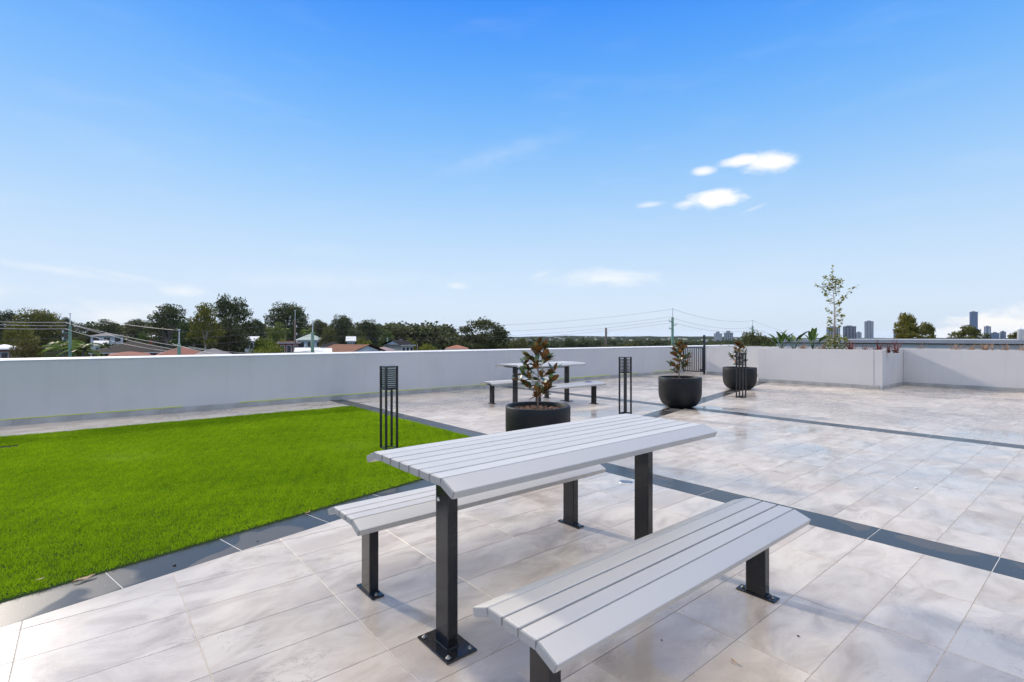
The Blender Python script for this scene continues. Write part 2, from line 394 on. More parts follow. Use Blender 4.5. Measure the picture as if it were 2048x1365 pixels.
# slate bands, 600 mm pieces
bands = []
for j in range(-9, 19):
    y0 = .49 + .6026 * j
    for a, b_ in ((Q0, Q1), (R0, R1)):
        p = [(a + G, y0 + G), (b_ - G, y0 + G), (b_ - G, y0 + .6026 - G), (a + G, y0 + .6026 - G)]
        p = clip(p, 0, 1, WALLV - .005)
        for keep in (below, above):
            q = clip(p, *keep) if p else []
            if len(q) > 2 and area(q) > .001: bands.append(q)
L = math.hypot(1, PM); dx, dy = 1 / L, PM / L
for i in range(-9, 31):
    s0 = .16 + .605 * i
    o0 = (s0 * dx, PB0 + s0 * dy); hgt = (PB1 - PB0) / L
    p = [(o0[0] + dx * (G + t) - dy * w, o0[1] + dy * (G + t) + dx * w) for t, w in ((0, G), (.605 - 2 * G, G), (.605 - 2 * G, hgt - G), (0, hgt - G))]
    if p[0][0] < 16.8: bands.append(p)
for p in bands:
    w = len(p); mx = sum(q[0] for q in p) / w; my = sum(q[1] for q in p) / w
    mb = MB(); slab(mb, p, mx, my, -.0006, -.01, tilt=(random.uniform(-.001, .001), random.uniform(-.001, .001)))
    me = mb.mesh('band_tile', M_BAND); set_rand(me, [random.random() * 90] * len(me.polygons)); link('band_tile', me, floor, (mx, my, 0))
# pale grout lies under the slate pieces
gp = MB()
for a, b_ in ((Q0, Q1), (R0, R1)): gp.box(a, b_, -4.9, WALLV - .01, -.02, -.0018)
gp.build('pale_joints', M_GROUT_PALE, floor)
gq = MB(); gq.prism([(-4, PB0 - 4 * PM), (16.9, PB0 + 16.9 * PM), (16.9, PB1 + 16.9 * PM), (-4, PB1 - 4 * PM)], -.02, -.0014); gq.build('pale_joints', M_GROUT_PALE, floor)

# round drain beside the slate band
dr = thing('floor_drain', 'round slotted metal drain set in the tiles behind the near table leg', 'drain', (3.80, 2.93, 0))
MB().lathe([(.066, -.004), (.066, .0022), (.060, .0026), (.056, .0006)], 40, cap0=False, cap1=False).build('rim', M_BRIGHT, dr, True)
MB().lathe([(.057, -.006), (.057, .0004)], 32, cap0=False).build('sump', M_BLACK, dr)
for k in range(6):
    w = .05 * math.sqrt(max(.02, 1 - ((k - 2.5) / 3) ** 2))
    MB().box((k - 2.5) * .018 - .004, (k - 2.5) * .018 + .004, -w, w, .0006, .0022).build('bar', M_BRIGHT, dr)

# ------------------------------------------------------------------ artificial lawn
def lawn():
    x_lo, x_hi = -4.85, Q0 - .012
    n = 1230000
    x = rng.uniform(x_lo, x_hi, n); y = rng.uniform(2.55, LAWN_V, n)
    ok = y > PB1 + PM * x + .012
    depth = x * UX[1] + y * VX[1]; side = np.abs((x * UX[0] + y * VX[0]) / np.maximum(depth, .1))
    ok &= (side < 1.25) | (rng.random(n) < .35)
    ok &= rng.random(n) < np.clip((5.2 / np.maximum(depth, .5)) ** 1.1, .30, 1)
    ok &= ~((np.abs(x + .98) < .37) & (np.abs(y - 8.57) < .10))                # cut-out over the pit
    x, y = x[ok], y[ok]; n = len(x); depth = depth[ok]
    tuft = np.sin(x * 9.1 + np.sin(y * 7) * 2) * np.sin(y * 8.3 + np.sin(x * 5) * 2) * .5 + np.sin(x * 31 + y * 17) * np.sin(y * 37 - x * 11) * .5
    h = .020 * (1 + .34 * tuft) * rng.uniform(.65, 1.3, n)
    wd = np.clip(.0008 + .00055 * depth, .002, .006)
    a = rng.uniform(0, 2 * np.pi, n); lean = rng.uniform(.2, 1.3, n) * h
    la = a + rng.normal(0, .8, n) + 1.2
    v = np.empty((n, 3, 3), np.float32)
    v[:, 0] = np.stack([x - np.cos(a) * wd, y - np.sin(a) * wd, np.full(n, .004)], 1)
    v[:, 1] = np.stack([x + np.cos(a) * wd, y + np.sin(a) * wd, np.full(n, .004)], 1)
    v[:, 2] = np.stack([x + np.cos(la) * lean, y + np.sin(la) * lean, .004 + h], 1)
    big = np.sin(x * 1.7 + 1.3 * np.sin(y * 1.1)) * np.sin(y * 1.9 + 1.1 * np.sin(x * 1.3)) + .6 * np.sin(x * 4.3 + y * 2.7) * np.sin(y * 3.9 - x * 1.2)
    seam = np.minimum(np.abs(x - .9 + .006 * np.sin(y * 5)), np.abs(x + 2.9)) < .012
    flat = np.clip(big - .55, 0, 1); lean = lean * (1 + 1.2 * flat); h = h * (1 - .35 * flat) * np.where(seam, .88, 1)
    v[:, 2] = np.stack([x + np.cos(la) * lean, y + np.sin(la) * lean, .004 + h], 1)
    tone = np.clip(rng.normal(.47, .32, n) + .22 * tuft + .13 * big - .08 * seam, 0, 1).astype(np.float32)
    base = [(x_lo, PB1 + PM * x_lo + .004), (x_hi + .006, PB1 + PM * x_hi + .004), (x_hi + .006, LAWN_V - .004), (x_lo, LAWN_V - .004)]
    bv = np.array([(px, py, z) for z in (-.004, .0045) for px, py in base], np.float32)
    bf = [(4, 5, 6, 7), (0, 1, 5, 4), (1, 2, 6, 5), (2, 3, 7, 6), (3, 0, 4, 7)]
    me = bpy.data.meshes.new('artificial_lawn')
    verts = np.concatenate([v.reshape(-1, 3), bv]); me.vertices.add(len(verts)); me.vertices.foreach_set('co', verts.ravel())
    nl = n * 3 + 20; me.loops.add(nl); idx = np.concatenate([np.arange(n * 3), np.array(bf).ravel() + n * 3]).astype(np.int32)
    me.loops.foreach_set('vertex_index', idx)
    me.polygons.add(n + 5); st = np.concatenate([np.arange(n) * 3, n * 3 + np.arange(5) * 4]).astype(np.int32)
    me.polygons.foreach_set('loop_start', st)
    mi = np.zeros(n + 5, np.int32); mi[n:] = 1
    me.materials.append(M_GRASS); me.materials.append(M_TURFBASE); me.polygons.foreach_set('material_index', mi)
    me.update(calc_edges=True); me.validate()
    at = me.attributes.new('tone', 'FLOAT', 'FACE'); at.data.foreach_set('value', np.concatenate([tone, np.zeros(5, np.float32)])[:len(me.polygons)])
    o = link('artificial_lawn', me); tag(o, 'bright green artificial lawn filling the corner between slate bands and long wall', 'lawn', kind='stuff')
lawn()
MB().box(-1.34, -.62, 8.475, 8.665, .0046, .007).build('pit_cover', mat('pit_black', (.006, .006, .006), .9, spec=.05), tag(thing('inspection_pit', 'dark inspection pit cut into the lawn by the left picture edge', 'pit'), None))

# ------------------------------------------------------------------ parapet wall on the left
pw = thing('parapet_wall', 'long pale grey rendered parapet wall with white top behind the lawn', 'wall', (0, WALLV, 0))
w = MB(); x0, x1 = -5, 21.5
w.add([(x0, 0, -.3), (x1, 0, -.3), (x1, .26, -.3), (x0, .26, -.3), (x0, 0, .962), (x1, 0, .962), (x1, .26, .982), (x0, .26, .982)],
      [(0, 1, 5, 4), (1, 2, 6, 5), (2, 3, 7, 6), (3, 0, 4, 7), (4, 5, 6, 7)]); w.build('wall', M_RENDER, pw)
MB().add([(x0, -.006, .9645), (x1, -.006, .9645), (x1, .27, .985), (x0, .27, .985), (x0, -.006, .979), (x1, -.006, .979), (x1, .27, 1.0), (x0, .27, 1.0)],
         [(0, 1, 5, 4), (1, 2, 6, 5), (2, 3, 7, 6), (3, 0, 4, 7), (4, 5, 6, 7), (3, 2, 1, 0)]).build('wall_cap', M_CAP, pw)
sk = MB().box(.0015, .5985, -.0125, -.001, .001, .094).mesh('skirting_tile', M_SKIRT)
for i in range(-9, 29):
    x = .38 + .602 * i
    if x + .602 < 17.15: link('skirting_tile', sk, pw, (x, 0, 0))
x = -4.9; k = 0
while x < 17.1:                                       # leftover tape along the top of the skirting, torn here and there
    ln = random.uniform(.7, 2.6); hh = random.choice((.010, .014, .016, .008))
    MB().box(x, min(x + ln, 17.1), -.0140, -.0005, .0955, .0955 + hh).build('tape_strip', M_TAPE, pw)
    x += ln + random.choice((.02, .05, .5, .9, .03)); k += 1

# ------------------------------------------------------------------ gate at the end of the wall
gt = thing('gate', 'black metal bar gate with tall post between wall and planter', 'gate', (17.22, 9.80, 0))
MB().box(-.03, .03, -.03, .03, 0, 1.40).build('post', M_GATE, gt)
MB().box(-.012, .012, -.012, .012, 1.0, 1.09).build('latch', M_STEEL, gt, loc=(-.045, .0, 0))
gl = MB().box(-.02, .02, .05, .84, .92, .955).box(-.02, .02, .05, .84, .055, .085).box(-.02, .02, .045, .075, .055, .955).box(-.02, .02, .815, .845, .055, .955)
gl.build('gate_frame', M_GATE, gt)
bar = MB().box(-.009, .009, -.009, .009, .085, .92).mesh('bar', M_GATE)
for k in range(8): link('bar', bar, gt, (0, .135 + k * .0875, 0))
MB().box(-.025, .025, .045, .17, .10, .16).build('lock_box', M_GATE, gt)

# ------------------------------------------------------------------ raised planter on the right
rp = thing('raised_planter', 'white rendered raised planter stepping forward at the back of the terrace', 'planter', (15.42, 3.95, 0))
def pl(x0, x1, y0, y1, z1=.995, m=M_RENDER_W, z0=-.2, name='wall'):
    return MB().box(x0 - 15.42, x1 - 15.42, y0 - 3.95, y1 - 3.95, z0, z1).build(name, m, rp)
pl(17.20, 17.38, 7.056, 9.71); pl(15.425, 17.196, 6.872, 7.05); pl(15.42, 15.60, 4.134, 6.868); pl(15.425, 17.296, 3.95, 4.130); pl(17.30, 17.48, -4.9, 3.946)
pl(18.7, 18.88, -4.9, 9.71); pl(17.384, 18.696, 9.53, 9.71)
pl(17.37, 18.71, 3.9, 9.54, .90, M_SOIL, .2, 'soil'); pl(17.47, 18.71, -4.9, 3.9, .90, M_SOIL, .2, 'soil'); pl(15.59, 17.36, 4.12, 6.88, .93, M_SOIL, .2, 'soil')
for (ax, ay, bx, by) in ((17.20, 7.06, 17.20, 9.70), (15.42, 4.0, 15.42, 7.04), (15.44, 3.95, 17.28, 3.95), (17.30, -4.8, 17.30, 3.93)):
    ln = math.hypot(bx - ax, by - ay); n = int(ln / .6 + .99); along_x = abs(bx - ax) > .1
    for k in range(n):
        a0, a1 = k * .6, min(ln, (k + 1) * .6) - .003
        if along_x: b = MB().box(ax + a0 - 15.42, ax + a1 - 15.42, ay - .0125 - 3.95, ay - .001 - 3.95, .001, .094)
        else: b = MB().box(ax - .0125 - 15.42, ax - .001 - 15.42, ay + a0 - 3.95, ay + a1 - 3.95, .001, .094)
        b.build('skirting_tile', M_SKIRT, rp)

# ================================================================== THINGS ON THE TERRACE
# ------------------------------------------------------------------ picnic tables and benches
SLAT_T = .032
def slat_mesh(length, w, name='slat'):
    h = length / 2 - .003
    return MB().box(-h, h, -w / 2, w / 2, -SLAT_T, 0).mesh(name, M_ALU)
def cap_mesh(w): return MB().box(-.003, .003, -w / 2 + .0015, w / 2 - .0015, -SLAT_T + .0015, -.0015).mesh('end_cap', M_ALUCAP)
BOLT = MB().lathe([(.0125, 0), (.0125, .002), (.0075, .0022), (.0075, .007), (.004, .0072), (.004, .011)], 10).mesh('bolt', M_STEEL, True)
def leg_unit(parent, x, top, plate, two=True):
    lg = link('leg', MB().box(-.025, .025, -.05, .05, .008, top).mesh('leg', M_BLACK), parent, (x, 0, 0)); bevel(lg, .004, 2)
    pu, pv = plate
    bp = link('base_plate', MB().box(-pu / 2, pu / 2, -pv / 2, pv / 2, .0005, .0095).mesh('base_plate', M_BLACK), lg); bevel(bp, .004, 2)
    wl = MB()
    for s in (-1, 1): wl.tube([(s * .027, -.052, .0105), (s * .027, .052, .0105)], .004, 6).tube([(-.027, s * .052, .0105), (.027, s * .052, .0105)], .004, 6)
    wl.build('weld', M_BLACK, lg)
    spots = [(0, s * (pv / 2 - .024)) for s in (-1, 1)] if two else [(sx * (pu / 2 - .022), sy * (pv / 2 - .026)) for sx in (-1, 1) for sy in (-1, 1)]
    for bx, by in spots: link('bolt', BOLT, lg, (bx, by, .0095), (0, 0, random.random()))
    return lg
def slatted(name, label, cat, loc, top, nflat, length, legs, plate, two, group):
    t = thing(name, label, cat, loc, 0, group)
    w, g, ws, th = .071, .009, .086, R(22)
    sm, cm = slat_mesh(length, w), cap_mesh(w); ss, cs = slat_mesh(length, ws), cap_mesh(ws)
    half = (nflat * w + (nflat - 1) * g) / 2
    def put(me, cmesh, y, z, rx):
        s = bevel(link('slat', me, t, (0, y, z), (rx, 0, 0)), .003, 2)
        for e in (-1, 1): bevel(link('end_cap', cmesh, s, (e * length / 2, 0, 0)), .001, 1)
    for k in range(nflat): put(sm, cm, -half + w / 2 + k * (w + g) + random.uniform(-.0008, .0008), top + random.uniform(-.0006, .0006), random.uniform(-.006, .006))
    for s in (-1, 1):
        put(ss, cs, s * (half + .007 + ws / 2 * math.cos(th)), top - .001 - ws / 2 * math.sin(th), -s * th)
    for e in (-1, 1):
        leg_unit(t, e * legs, top - SLAT_T - .038, plate, two)
        b = MB(); y1 = half + .06
        b.add([(x, y, z) for x in (-.02, .02) for y, z in ((-y1, top - SLAT_T - .026), (-half, top - SLAT_T - .002), (half, top - SLAT_T - .002), (y1, top - SLAT_T - .026), (half * .8, top - SLAT_T - .04), (-half * .8, top - SLAT_T - .04))],
              [(0, 1, 2, 3, 4, 5), (11, 10, 9, 8, 7, 6)] + [(k, k + 6, (k + 1) % 6 + 6, (k + 1) % 6) for k in range(6)])
        b.build('bracket', M_BLACK, t, loc=(e * legs, 0, 0))
    if nflat > 4:
        MB().box(-legs + .026, legs - .026, -.02, .02, top - SLAT_T - .075, top - SLAT_T - .035).build('beam', M_BLACK, t)
        for e in (-1, 1):
            bo = MB().lathe([(.0095, 0), (.0095, .004), (.006, .007)], 12, Matrix.Translation((e * (legs + .025), .022, top - .185)) @ Matrix.Rotation(e * R(90), 4, 'Y')); bo.build('bolt', M_BRIGHT, t, True)
    return t
TG, BG = 'slatted tables bolted to the terrace', 'slatted benches beside the tables'
T1, T2 = (1.895, 1.872), (6.98, 7.44)
slatted('picnic_table', 'nearest silver slatted table on black legs, between the two front benches', 'table', (*T1, 0), .81, 7, 1.80, .70, (.15, .244), False, TG)
slatted('bench', 'silver slatted bench on black legs in the right foreground, nearest the viewer', 'bench', (T1[0] + .01, T1[1] - .655, 0), .44, 3, 1.79, .75, (.068, .196), True, BG)
slatted('bench', 'silver slatted bench between the near table and the lawn', 'bench', (T1[0] - .005, T1[1] + .648, 0), .44, 3, 1.79, .75, (.068, .196), True, BG)
slatted('picnic_table', 'distant silver slatted table partly hidden by the nearest potted magnolia', 'table', (*T2, 0), .81, 7, 1.80, .70, (.15, .244), False, TG)
slatted('bench', 'distant bench with a small crumpled cloth on it, behind the nearest pot', 'bench', (T2[0] + .04, T2[1] - .655, 0), .44, 3, 1.79, .75, (.068, .196), True, BG)
slatted('bench', 'distant bench on the wall side of the far table', 'bench', (T2[0], T2[1] + .655, 0), .44, 3, 1.79, .75, (.068, .196), True, BG)
cl = MB(); nn = 9
M_CLOTH = mat('blue_grey_cloth', (.22, .24, .36), .8)
cl.add([(-.11 + .22 * i / nn, -.05 + .1 * j / nn, .012 + .028 * abs(math.sin(i * 1.9 + j * .7)) * math.sin(math.pi * i / nn) ** .5 * math.sin(math.pi * j / nn) ** .5) for j in range(nn + 1) for i in range(nn + 1)],
       [(j * (nn + 1) + i, j * (nn + 1) + i + 1, (j + 1) * (nn + 1) + i + 1, (j + 1) * (nn + 1) + i) for j in range(nn) for i in range(nn)])
o = cl.build('crumpled_cloth', M_CLOTH, None, True, (T2[0] + .62, T2[1] - .66, .434)); o.rotation_euler = (0, 0, .4); tag(o, 'small crumpled blue grey cloth left on the far bench', 'cloth')

# ------------------------------------------------------------------ bollard lights
def bollard(loc, label, diffuser):
    t = thing('bollard_light', label, 'light', loc, 0, 'louvred bollard lights')
    s, p = .08, .011
    post = MB().box(-p, p, -p, p, 0, .975).mesh('post', M_BOLLARD)
    for a in (-1, 1):
        for b in (-1, 1): link('post', post, t, (a * (s - p), b * (s - p), 0))
    MB().box(-s - .001, s + .001, -s - .001, s + .001, .968, .982).build('top_cap', M_BOLLARD, t)
    rail = MB()
    for z0, z1 in ((.706, .726), (.006, .024)):
        for a in (-1, 1):
            rail.box(-s + .02, s - .02, a * (s - .009) - .008, a * (s - .009) + .008, z0, z1).box(a * (s - .009) - .008, a * (s - .009) + .008, -s + .02, s - .02, z0, z1)
    rail.build('rail', M_BOLLARD, t)
    lv = MB().box(-s + .02, s - .02, -.003, .003, -.0050, .0050, Matrix.Rotation(R(10), 4, 'X')).mesh('louvre', M_BOLLARD)
    for k in range(9):
        z = .742 + k * .0246
        for q in range(4):
            a = q * math.pi / 2; link('louvre', lv, t, (math.sin(a) * (s - .011), -math.cos(a) * (s - .011), z), (0, 0, a))
    if diffuser: MB().box(-s + .028, s - .028, -s + .028, s - .028, .727, .965).build('diffuser', M_DIFF, t)
    return t
bollard((2.76, 5.58, 0), 'black louvred bollard light with pale diffuser standing on the lawn', True)
bollard((7.17, 5.55, 0), 'black louvred bollard light on the tiles, between the two nearest pots', False)
bollard((11.03, 5.41, 0), 'black see-through louvred bollard light in front of the farthest pot', False)

# ------------------------------------------------------------------ pots with magnolias
def leaf_mesh(L, Wd, curl, cup):
    """one leaf: glossy green upper skin, rusty underside, thin but solid"""
    mb = MB(); n = 7; prof = [0, .62, .92, 1.0, .9, .62, .0]
    top = []; bot = []
    for i in range(n):
        x = L * i / (n - 1); w_ = Wd / 2 * prof[i] + .0012; z = curl * (i / (n - 1)) ** 2 * L
        top.append([(x, -w_, z + cup * w_), (x, 0, z), (x, w_, z + cup * w_)])
    v = [q for r in top for q in r]; v2 = [(x, y, z - .0012) for x, y, z in v]
    f = [(i * 3 + k, (i + 1) * 3 + k, (i + 1) * 3 + k + 1, i * 3 + k + 1) for i in range(n - 1) for k in (0, 1)]
    mb.add(v, f); mb.cur = 1; mb.add(v2, [tuple(reversed(q)) for q in f]); mb.cur = 0
    return mb
def tone_attr(me, lo=0., hi=1.):
    a = me.attributes.new('tone', 'FLOAT', 'FACE'); a.data.foreach_set('value', [random.uniform(lo, hi)] * len(me.polygons))
MAG = []
for k in range(8):
    me = leaf_mesh(random.uniform(.105, .14), random.uniform(.048, .064), random.uniform(-.25, .12), random.uniform(.1, .4)).mesh('leaf', [M_MAGTOP, M_MAGUND], True); tone_attr(me); MAG.append(me)
def magnolia(loc, h, label, seed, n=84, spread=1.0):
    rd = random.Random(seed); t = thing('magnolia_plant', label, 'plant', loc, rd.random() * 6, 'magnolias in the charcoal pots')
    st = MB(); st.tube([(0, 0, -.05), (.004, .003, h * .3), (-.006, .004, h * .65), (.004, -.004, h * .93)], [.011, .009, .006, .003], 7)
    tips = []
    nb = 15
    for k in range(nb):
        z = h * (.13 + .72 * k / (nb - 1)); a = k * 2.4 + rd.uniform(-.4, .4); f_ = k / (nb - 1)
        ln = spread * h * (.22 + .13 * math.sin(math.pi * min(1, f_ * 1.2))) * (1 - .5 * f_) * rd.uniform(.85, 1.15)
        p0 = Vector((0, 0, z)); p2 = Vector((math.cos(a) * ln, math.sin(a) * ln, z + ln * rd.uniform(.45, .85))); p1 = (p0 + p2) / 2 + Vector((0, 0, -.012))
        st.tube([p0, p1, p2], [.005, .004, .0025], 5); tips.append((p0, p1, p2, a))
    tips.append((Vector((0, 0, h * .75)), Vector((0, 0, h * .85)), Vector((0, 0, h * .93)), 0))
    st.build('stem', M_STEM, t, True)
    per = n // len(tips)
    for (p0, p1, p2, a) in tips:
        for k in range(per):
            u = .35 + .65 * (k + .5) / per; p = p0.lerp(p1, u * 2) if u < .5 else p1.lerp(p2, u * 2 - 1)
            az = a + rd.uniform(-1.5, 1.5) + (math.pi * k if k % 2 else 0) * .6; el = rd.uniform(.35, 1.25) if rd.random() < .8 else rd.uniform(-.2, .4)
            Rm = Matrix.Rotation(az, 4, 'Z') @ Matrix.Rotation(-el, 4, 'Y') @ Matrix.Rotation(rd.uniform(-.7, .7), 4, 'X')
            s_ = rd.uniform(.75, 1.15)
            lf = link('leaf', rd.choice(MAG), t, p, Rm.to_euler(), (s_, s_, s_)); lf.color = (1, 1, 1, 1)
    return t
def bark_mesh(rad, z):
    mb = MB(); rd = random.Random(3)
    mb.lathe([(rad, z - .03), (rad, z - .012), (rad * .5, z - .004), (.001, z)], 24, cap0=False, cap1=False)
    for k in range(420):
        r, a = rad * math.sqrt(rd.random()) * .97, rd.random() * 6.283; s_ = rd.uniform(.007, .018)
        Mx = Matrix.Translation((r * math.cos(a), r * math.sin(a), z - .008 + rd.random() * .016)) @ Matrix.Rotation(rd.random() * 6, 4, 'Z') @ Matrix.Rotation(rd.uniform(-.6, .6), 4, 'X')
        mb.box(-s_ * 1.6, s_ * 1.6, -s_ * .7, s_ * .7, -s_ * .3, s_ * .3, Mx)
    return mb
def pot(loc, dia, h, label):
    t = thing('plant_pot', label, 'pot', loc, 0, 'charcoal pots on the band crossings')
    r = dia / 2; prof = [(.001, .004), (r * .42, .004), (r * .56, h * .02)]
    for k in range(1, 9):
        a = k / 8 * math.pi / 2; prof.append((r * .56 + (r * .44) * math.sin(a), h * .02 + h * .50 * (1 - math.cos(a))))
    prof += [(r, h * .80), (r, h - .012), (r - .006, h - .001), (r - .030, h), (r - .036, h - .008), (r - .040, h * .72)]
    MB().lathe(prof, 64, cap0=False, cap1=False).build('bowl', M_POT, t, True)
    MB().lathe([(r * .40, 0), (r * .40, .006)], 32).build('foot', M_BLACK, t)
    b = bark_mesh(r - .039, h - .055).build('bark_mulch', M_BARK, t); tag(b, kind='stuff')
    return t
pot((4.06, 4.40, 0), .755, .528, 'nearest round charcoal pot, half hidden behind the near table')
magnolia((4.06, 4.40, .47), .82, 'largest magnolia with rusty brown leaves, in the nearest pot', 5, 192, .98)
pot((8.70, 5.45, 0), .79, .566, 'round charcoal pot right of the middle bollard, on the band crossing')
magnolia((8.68, 5.45, .51), .74, 'magnolia with rusty leaves in the middle pot, in front of the gate', 8, 160, .86)
pot((12.85, 6.34, 0), .808, .555, 'farthest round charcoal pot, behind the right bollard')
magnolia((12.85, 6.36, .50), .72, 'magnolia in the farthest pot, beside the white planter', 12, 144, .9)

# ------------------------------------------------------------------ litter on the ground
M_DRY = varied('dry_leaf', (.33, .22, .12), (.46, .34, .2), 30, .7)
def dryleaf(x, y, L, rz, label, z=.004):
    mb = MB(); n = 6
    mb.add([(L * i / n - L / 2, s * L * .16 * math.sin(math.pi * (i + .3) / (n + .6)), .004 + .02 * L * 6 * (abs(s) * .5 + .2 * math.sin(i * 1.4))) for i in range(n + 1) for s in (-1, 0, 1)],
           [(i * 3 + k, (i + 1) * 3 + k, (i + 1) * 3 + k + 1, i * 3 + k + 1) for i in range(n) for k in (0, 1)])
    o = mb.build('dry_leaf', M_DRY, None, True, (x, y, z)); o.rotation_euler = (0, 0, rz); tag(o, label, 'leaf', 'litter on the terrace')
dryleaf(1.285, 3.93, .055, .5, 'curled dry leaf on the slate band at the middle of the lawn edge')
dryleaf(.0, 3.63, .10, .3, 'long dry leaf on the slate band at the lower left lawn edge')
dryleaf(-.18, 3.70, .045, .6, 'short straw-coloured leaf on the grass near the lower left corner', .03)
dryleaf(2.02, 1.02, .035, 1.2, 'small pale leaf on the tiles below the front bench')
M_PEB = mat('dark_pebble', (.02, .02, .022), .5); M_WPEB = mat('white_pebble', (.75, .75, .74), .6)
def pebble(x, y, r, label, m=M_PEB, z=0.0):
    o = MB().lathe([(r * .5, 0), (r, r * .35), (r * .8, r * .8), (r * .25, r)], 8).build('pebble', m, None, True, (x, y, z)); o.rotation_euler = (0, 0, x * 7); o.scale = (1.25, .85, 1); tag(o, label, 'pebble', 'litter on the terrace')
pebble(.40, 3.53, .008, 'black pebble on the left part of the slate lawn edge')
pebble(.86, 3.60, .005, 'tiny black pebble on the slate band left of the bench')
pebble(5.58, 1.18, .011, 'small white pebble on the tiles at the right', M_WPEB)
pebble(2.42, .93, .005, 'tiny black speck on a tile joint right of the front bench')
pebble(1.93, 1.30, .004, 'tiny black speck on the tiles left of the far foot of the front bench')

# ------------------------------------------------------------------ plants in the raised planter
def blade(mb, base, az, L, w, lean, bend, seg=4):
    """tapering strap leaf, slightly folded"""
    d = Vector((math.cos(az), math.sin(az), 0)); s = Vector((-d.y, d.x, 0)); vs = []
    for i in range(seg + 1):
        t = i / seg; a = lean + bend * t; p = base + d * (L * t * math.sin(a)) + Vector((0, 0, L * t * math.cos(a)))
        ww = w * (1 - t) ** .6 * (1 if i else .7) / 2
        vs += [p - s * ww, p + s * ww]
    mb.add(vs, [(2 * i, 2 * i + 1, 2 * i + 3, 2 * i + 2) for i in range(seg)])
def tones(me, per):
    n = len(me.polygons); v = []
    while len(v) < n: v += [random.random()] * per
    a = me.attributes.new('tone', 'FLOAT', 'FACE'); a.data.foreach_set('value', v[:n])
def in_planter(px, u):
    """where the compass line of photo column px meets x = u"""
    k = (px - CX) / FPX; d = u / (k * UX[0] + UX[1]); p = pt(px, d); return p.x, p.y
def strelitzia(px, h, n, label, seed, z=.92):
    rd = random.Random(seed); x, y = in_planter(px, 16.0); t = thing('strelitzia_plant', label, 'plant', (x, y, z), 0, 'bird of paradise plants in the planter')
    for k in range(n):
        az = rd.uniform(0, 6.283); ln = h * rd.uniform(.7, 1.05); lean = rd.uniform(.08, .5) * (1.6 if k % 3 == 0 else 1)
        tip = Vector((math.cos(az) * math.sin(lean), math.sin(az) * math.sin(lean), math.cos(lean))) * ln * .5
        MB().tube([(0, 0, 0), tip * .6, tip], [.009, .007, .004], 5).build('stalk', M_STREL, t, True)
        mb = leaf_mesh(ln * .58, ln * .20, -.25, .55); mb.mi = [0] * len(mb.mi); me = mb.mesh('leaf', M_STREL, True); tone_attr(me)
        Rm = Matrix.Rotation(az, 4, 'Z') @ Matrix.Rotation(-(math.pi / 2 - lean * 1.3), 4, 'Y') @ Matrix.Rotation(rd.uniform(-.5, .5), 4, 'X')
        link('leaf', me, t, tip, Rm.to_euler())
strelitzia(1563, .60, 10, 'leafy strelitzia with a yellowing leaf, leftmost in the white planter', 2)
strelitzia(1587, .68, 7, 'upright strelitzia, middle one of the three in the white planter', 4)
strelitzia(1626, .70, 7, 'strelitzia with two broad leaves, beside the sapling', 9)
def tuft(px, u, n, h, w, m, name, label, cat, seed, group, z=.92, spread=.9):
    rd = random.Random(seed); x, y = in_planter(px, u); mb = MB()
    for k in range(n):
        r = rd.random() * .06
        a = rd.uniform(0, 6.283); blade(mb, Vector((r * math.cos(a), r * math.sin(a), 0)), rd.uniform(0, 6.283), h * rd.uniform(.6, 1.1), w, rd.uniform(.05, spread), rd.uniform(.1, .6))
    me = mb.mesh(name, m); tones(me, 4); o = link(name, me, None, (x, y, z)); tag(o, label, cat, group)
G1 = 'red flax clumps in the planter'
for i, (px, h, n, lb) in enumerate([(1607, .30, 36, 'small pinkish flax tuft between the strelitzias'), (1643, .28, 34, 'small pinkish flax tuft left of the sapling'), (1701, .42, 36, 'dark red flax clump right of the sapling foot'),
                                    (1731, .32, 14, 'thin dark red flax, smallest clump right of the sapling'), (1757, .40, 34, 'red flax clump with orange tips near the planter corner'), (1776, .36, 20, 'sparse red flax between two fuller clumps at the planter corner'), (1792, .46, 40, 'dark red flax clump at the right corner of the planter')]):
    tuft(px, 15.85, n, h, .020, M_REDLEAF if i > 1 else M_DRYGRASS, 'flax_clump', lb, 'plant', 40 + i, G1)
G2 = 'dry grass tufts along the right planter wall'
for i, (px, n, lb) in enumerate([(1842, 10, 'faint dry grass tuft in the planter corner'), (1912, 34, 'wide dry grass tuft, leftmost of the row on the right wall'), (1942, 34, 'compact dry grass tuft, second of the row on the right wall'),
                                 (1970, 40, 'fullest dry grass tuft, third of the row on the right wall'), (1985, 18, 'loose dry grass tuft joining the fullest one'), (2010, 34, 'compact dry grass tuft, second from the right picture edge'), (2044, 34, 'dry grass tuft cut by the right picture edge')]):
    tuft(px, 17.7, int(n * 1.4), .34, .013, M_DRYGRASS, 'grass_tuft', lb, 'grass tuft', 60 + i, G2)
G3 = 'thin green grasses left of the planter step'
for i, (px, n) in enumerate([(1443, 8), (1458, 10), (1476, 6), (1495, 12), (1526, 12), (1541, 14), (1552, 10)]):
    tuft(px, 18.1, n, .34, .007, M_STREL, 'wispy_grass', 'wispy green grass growing on the low wall left of the planter step', 'grass tuft', 80 + i, G3, spread=.35)

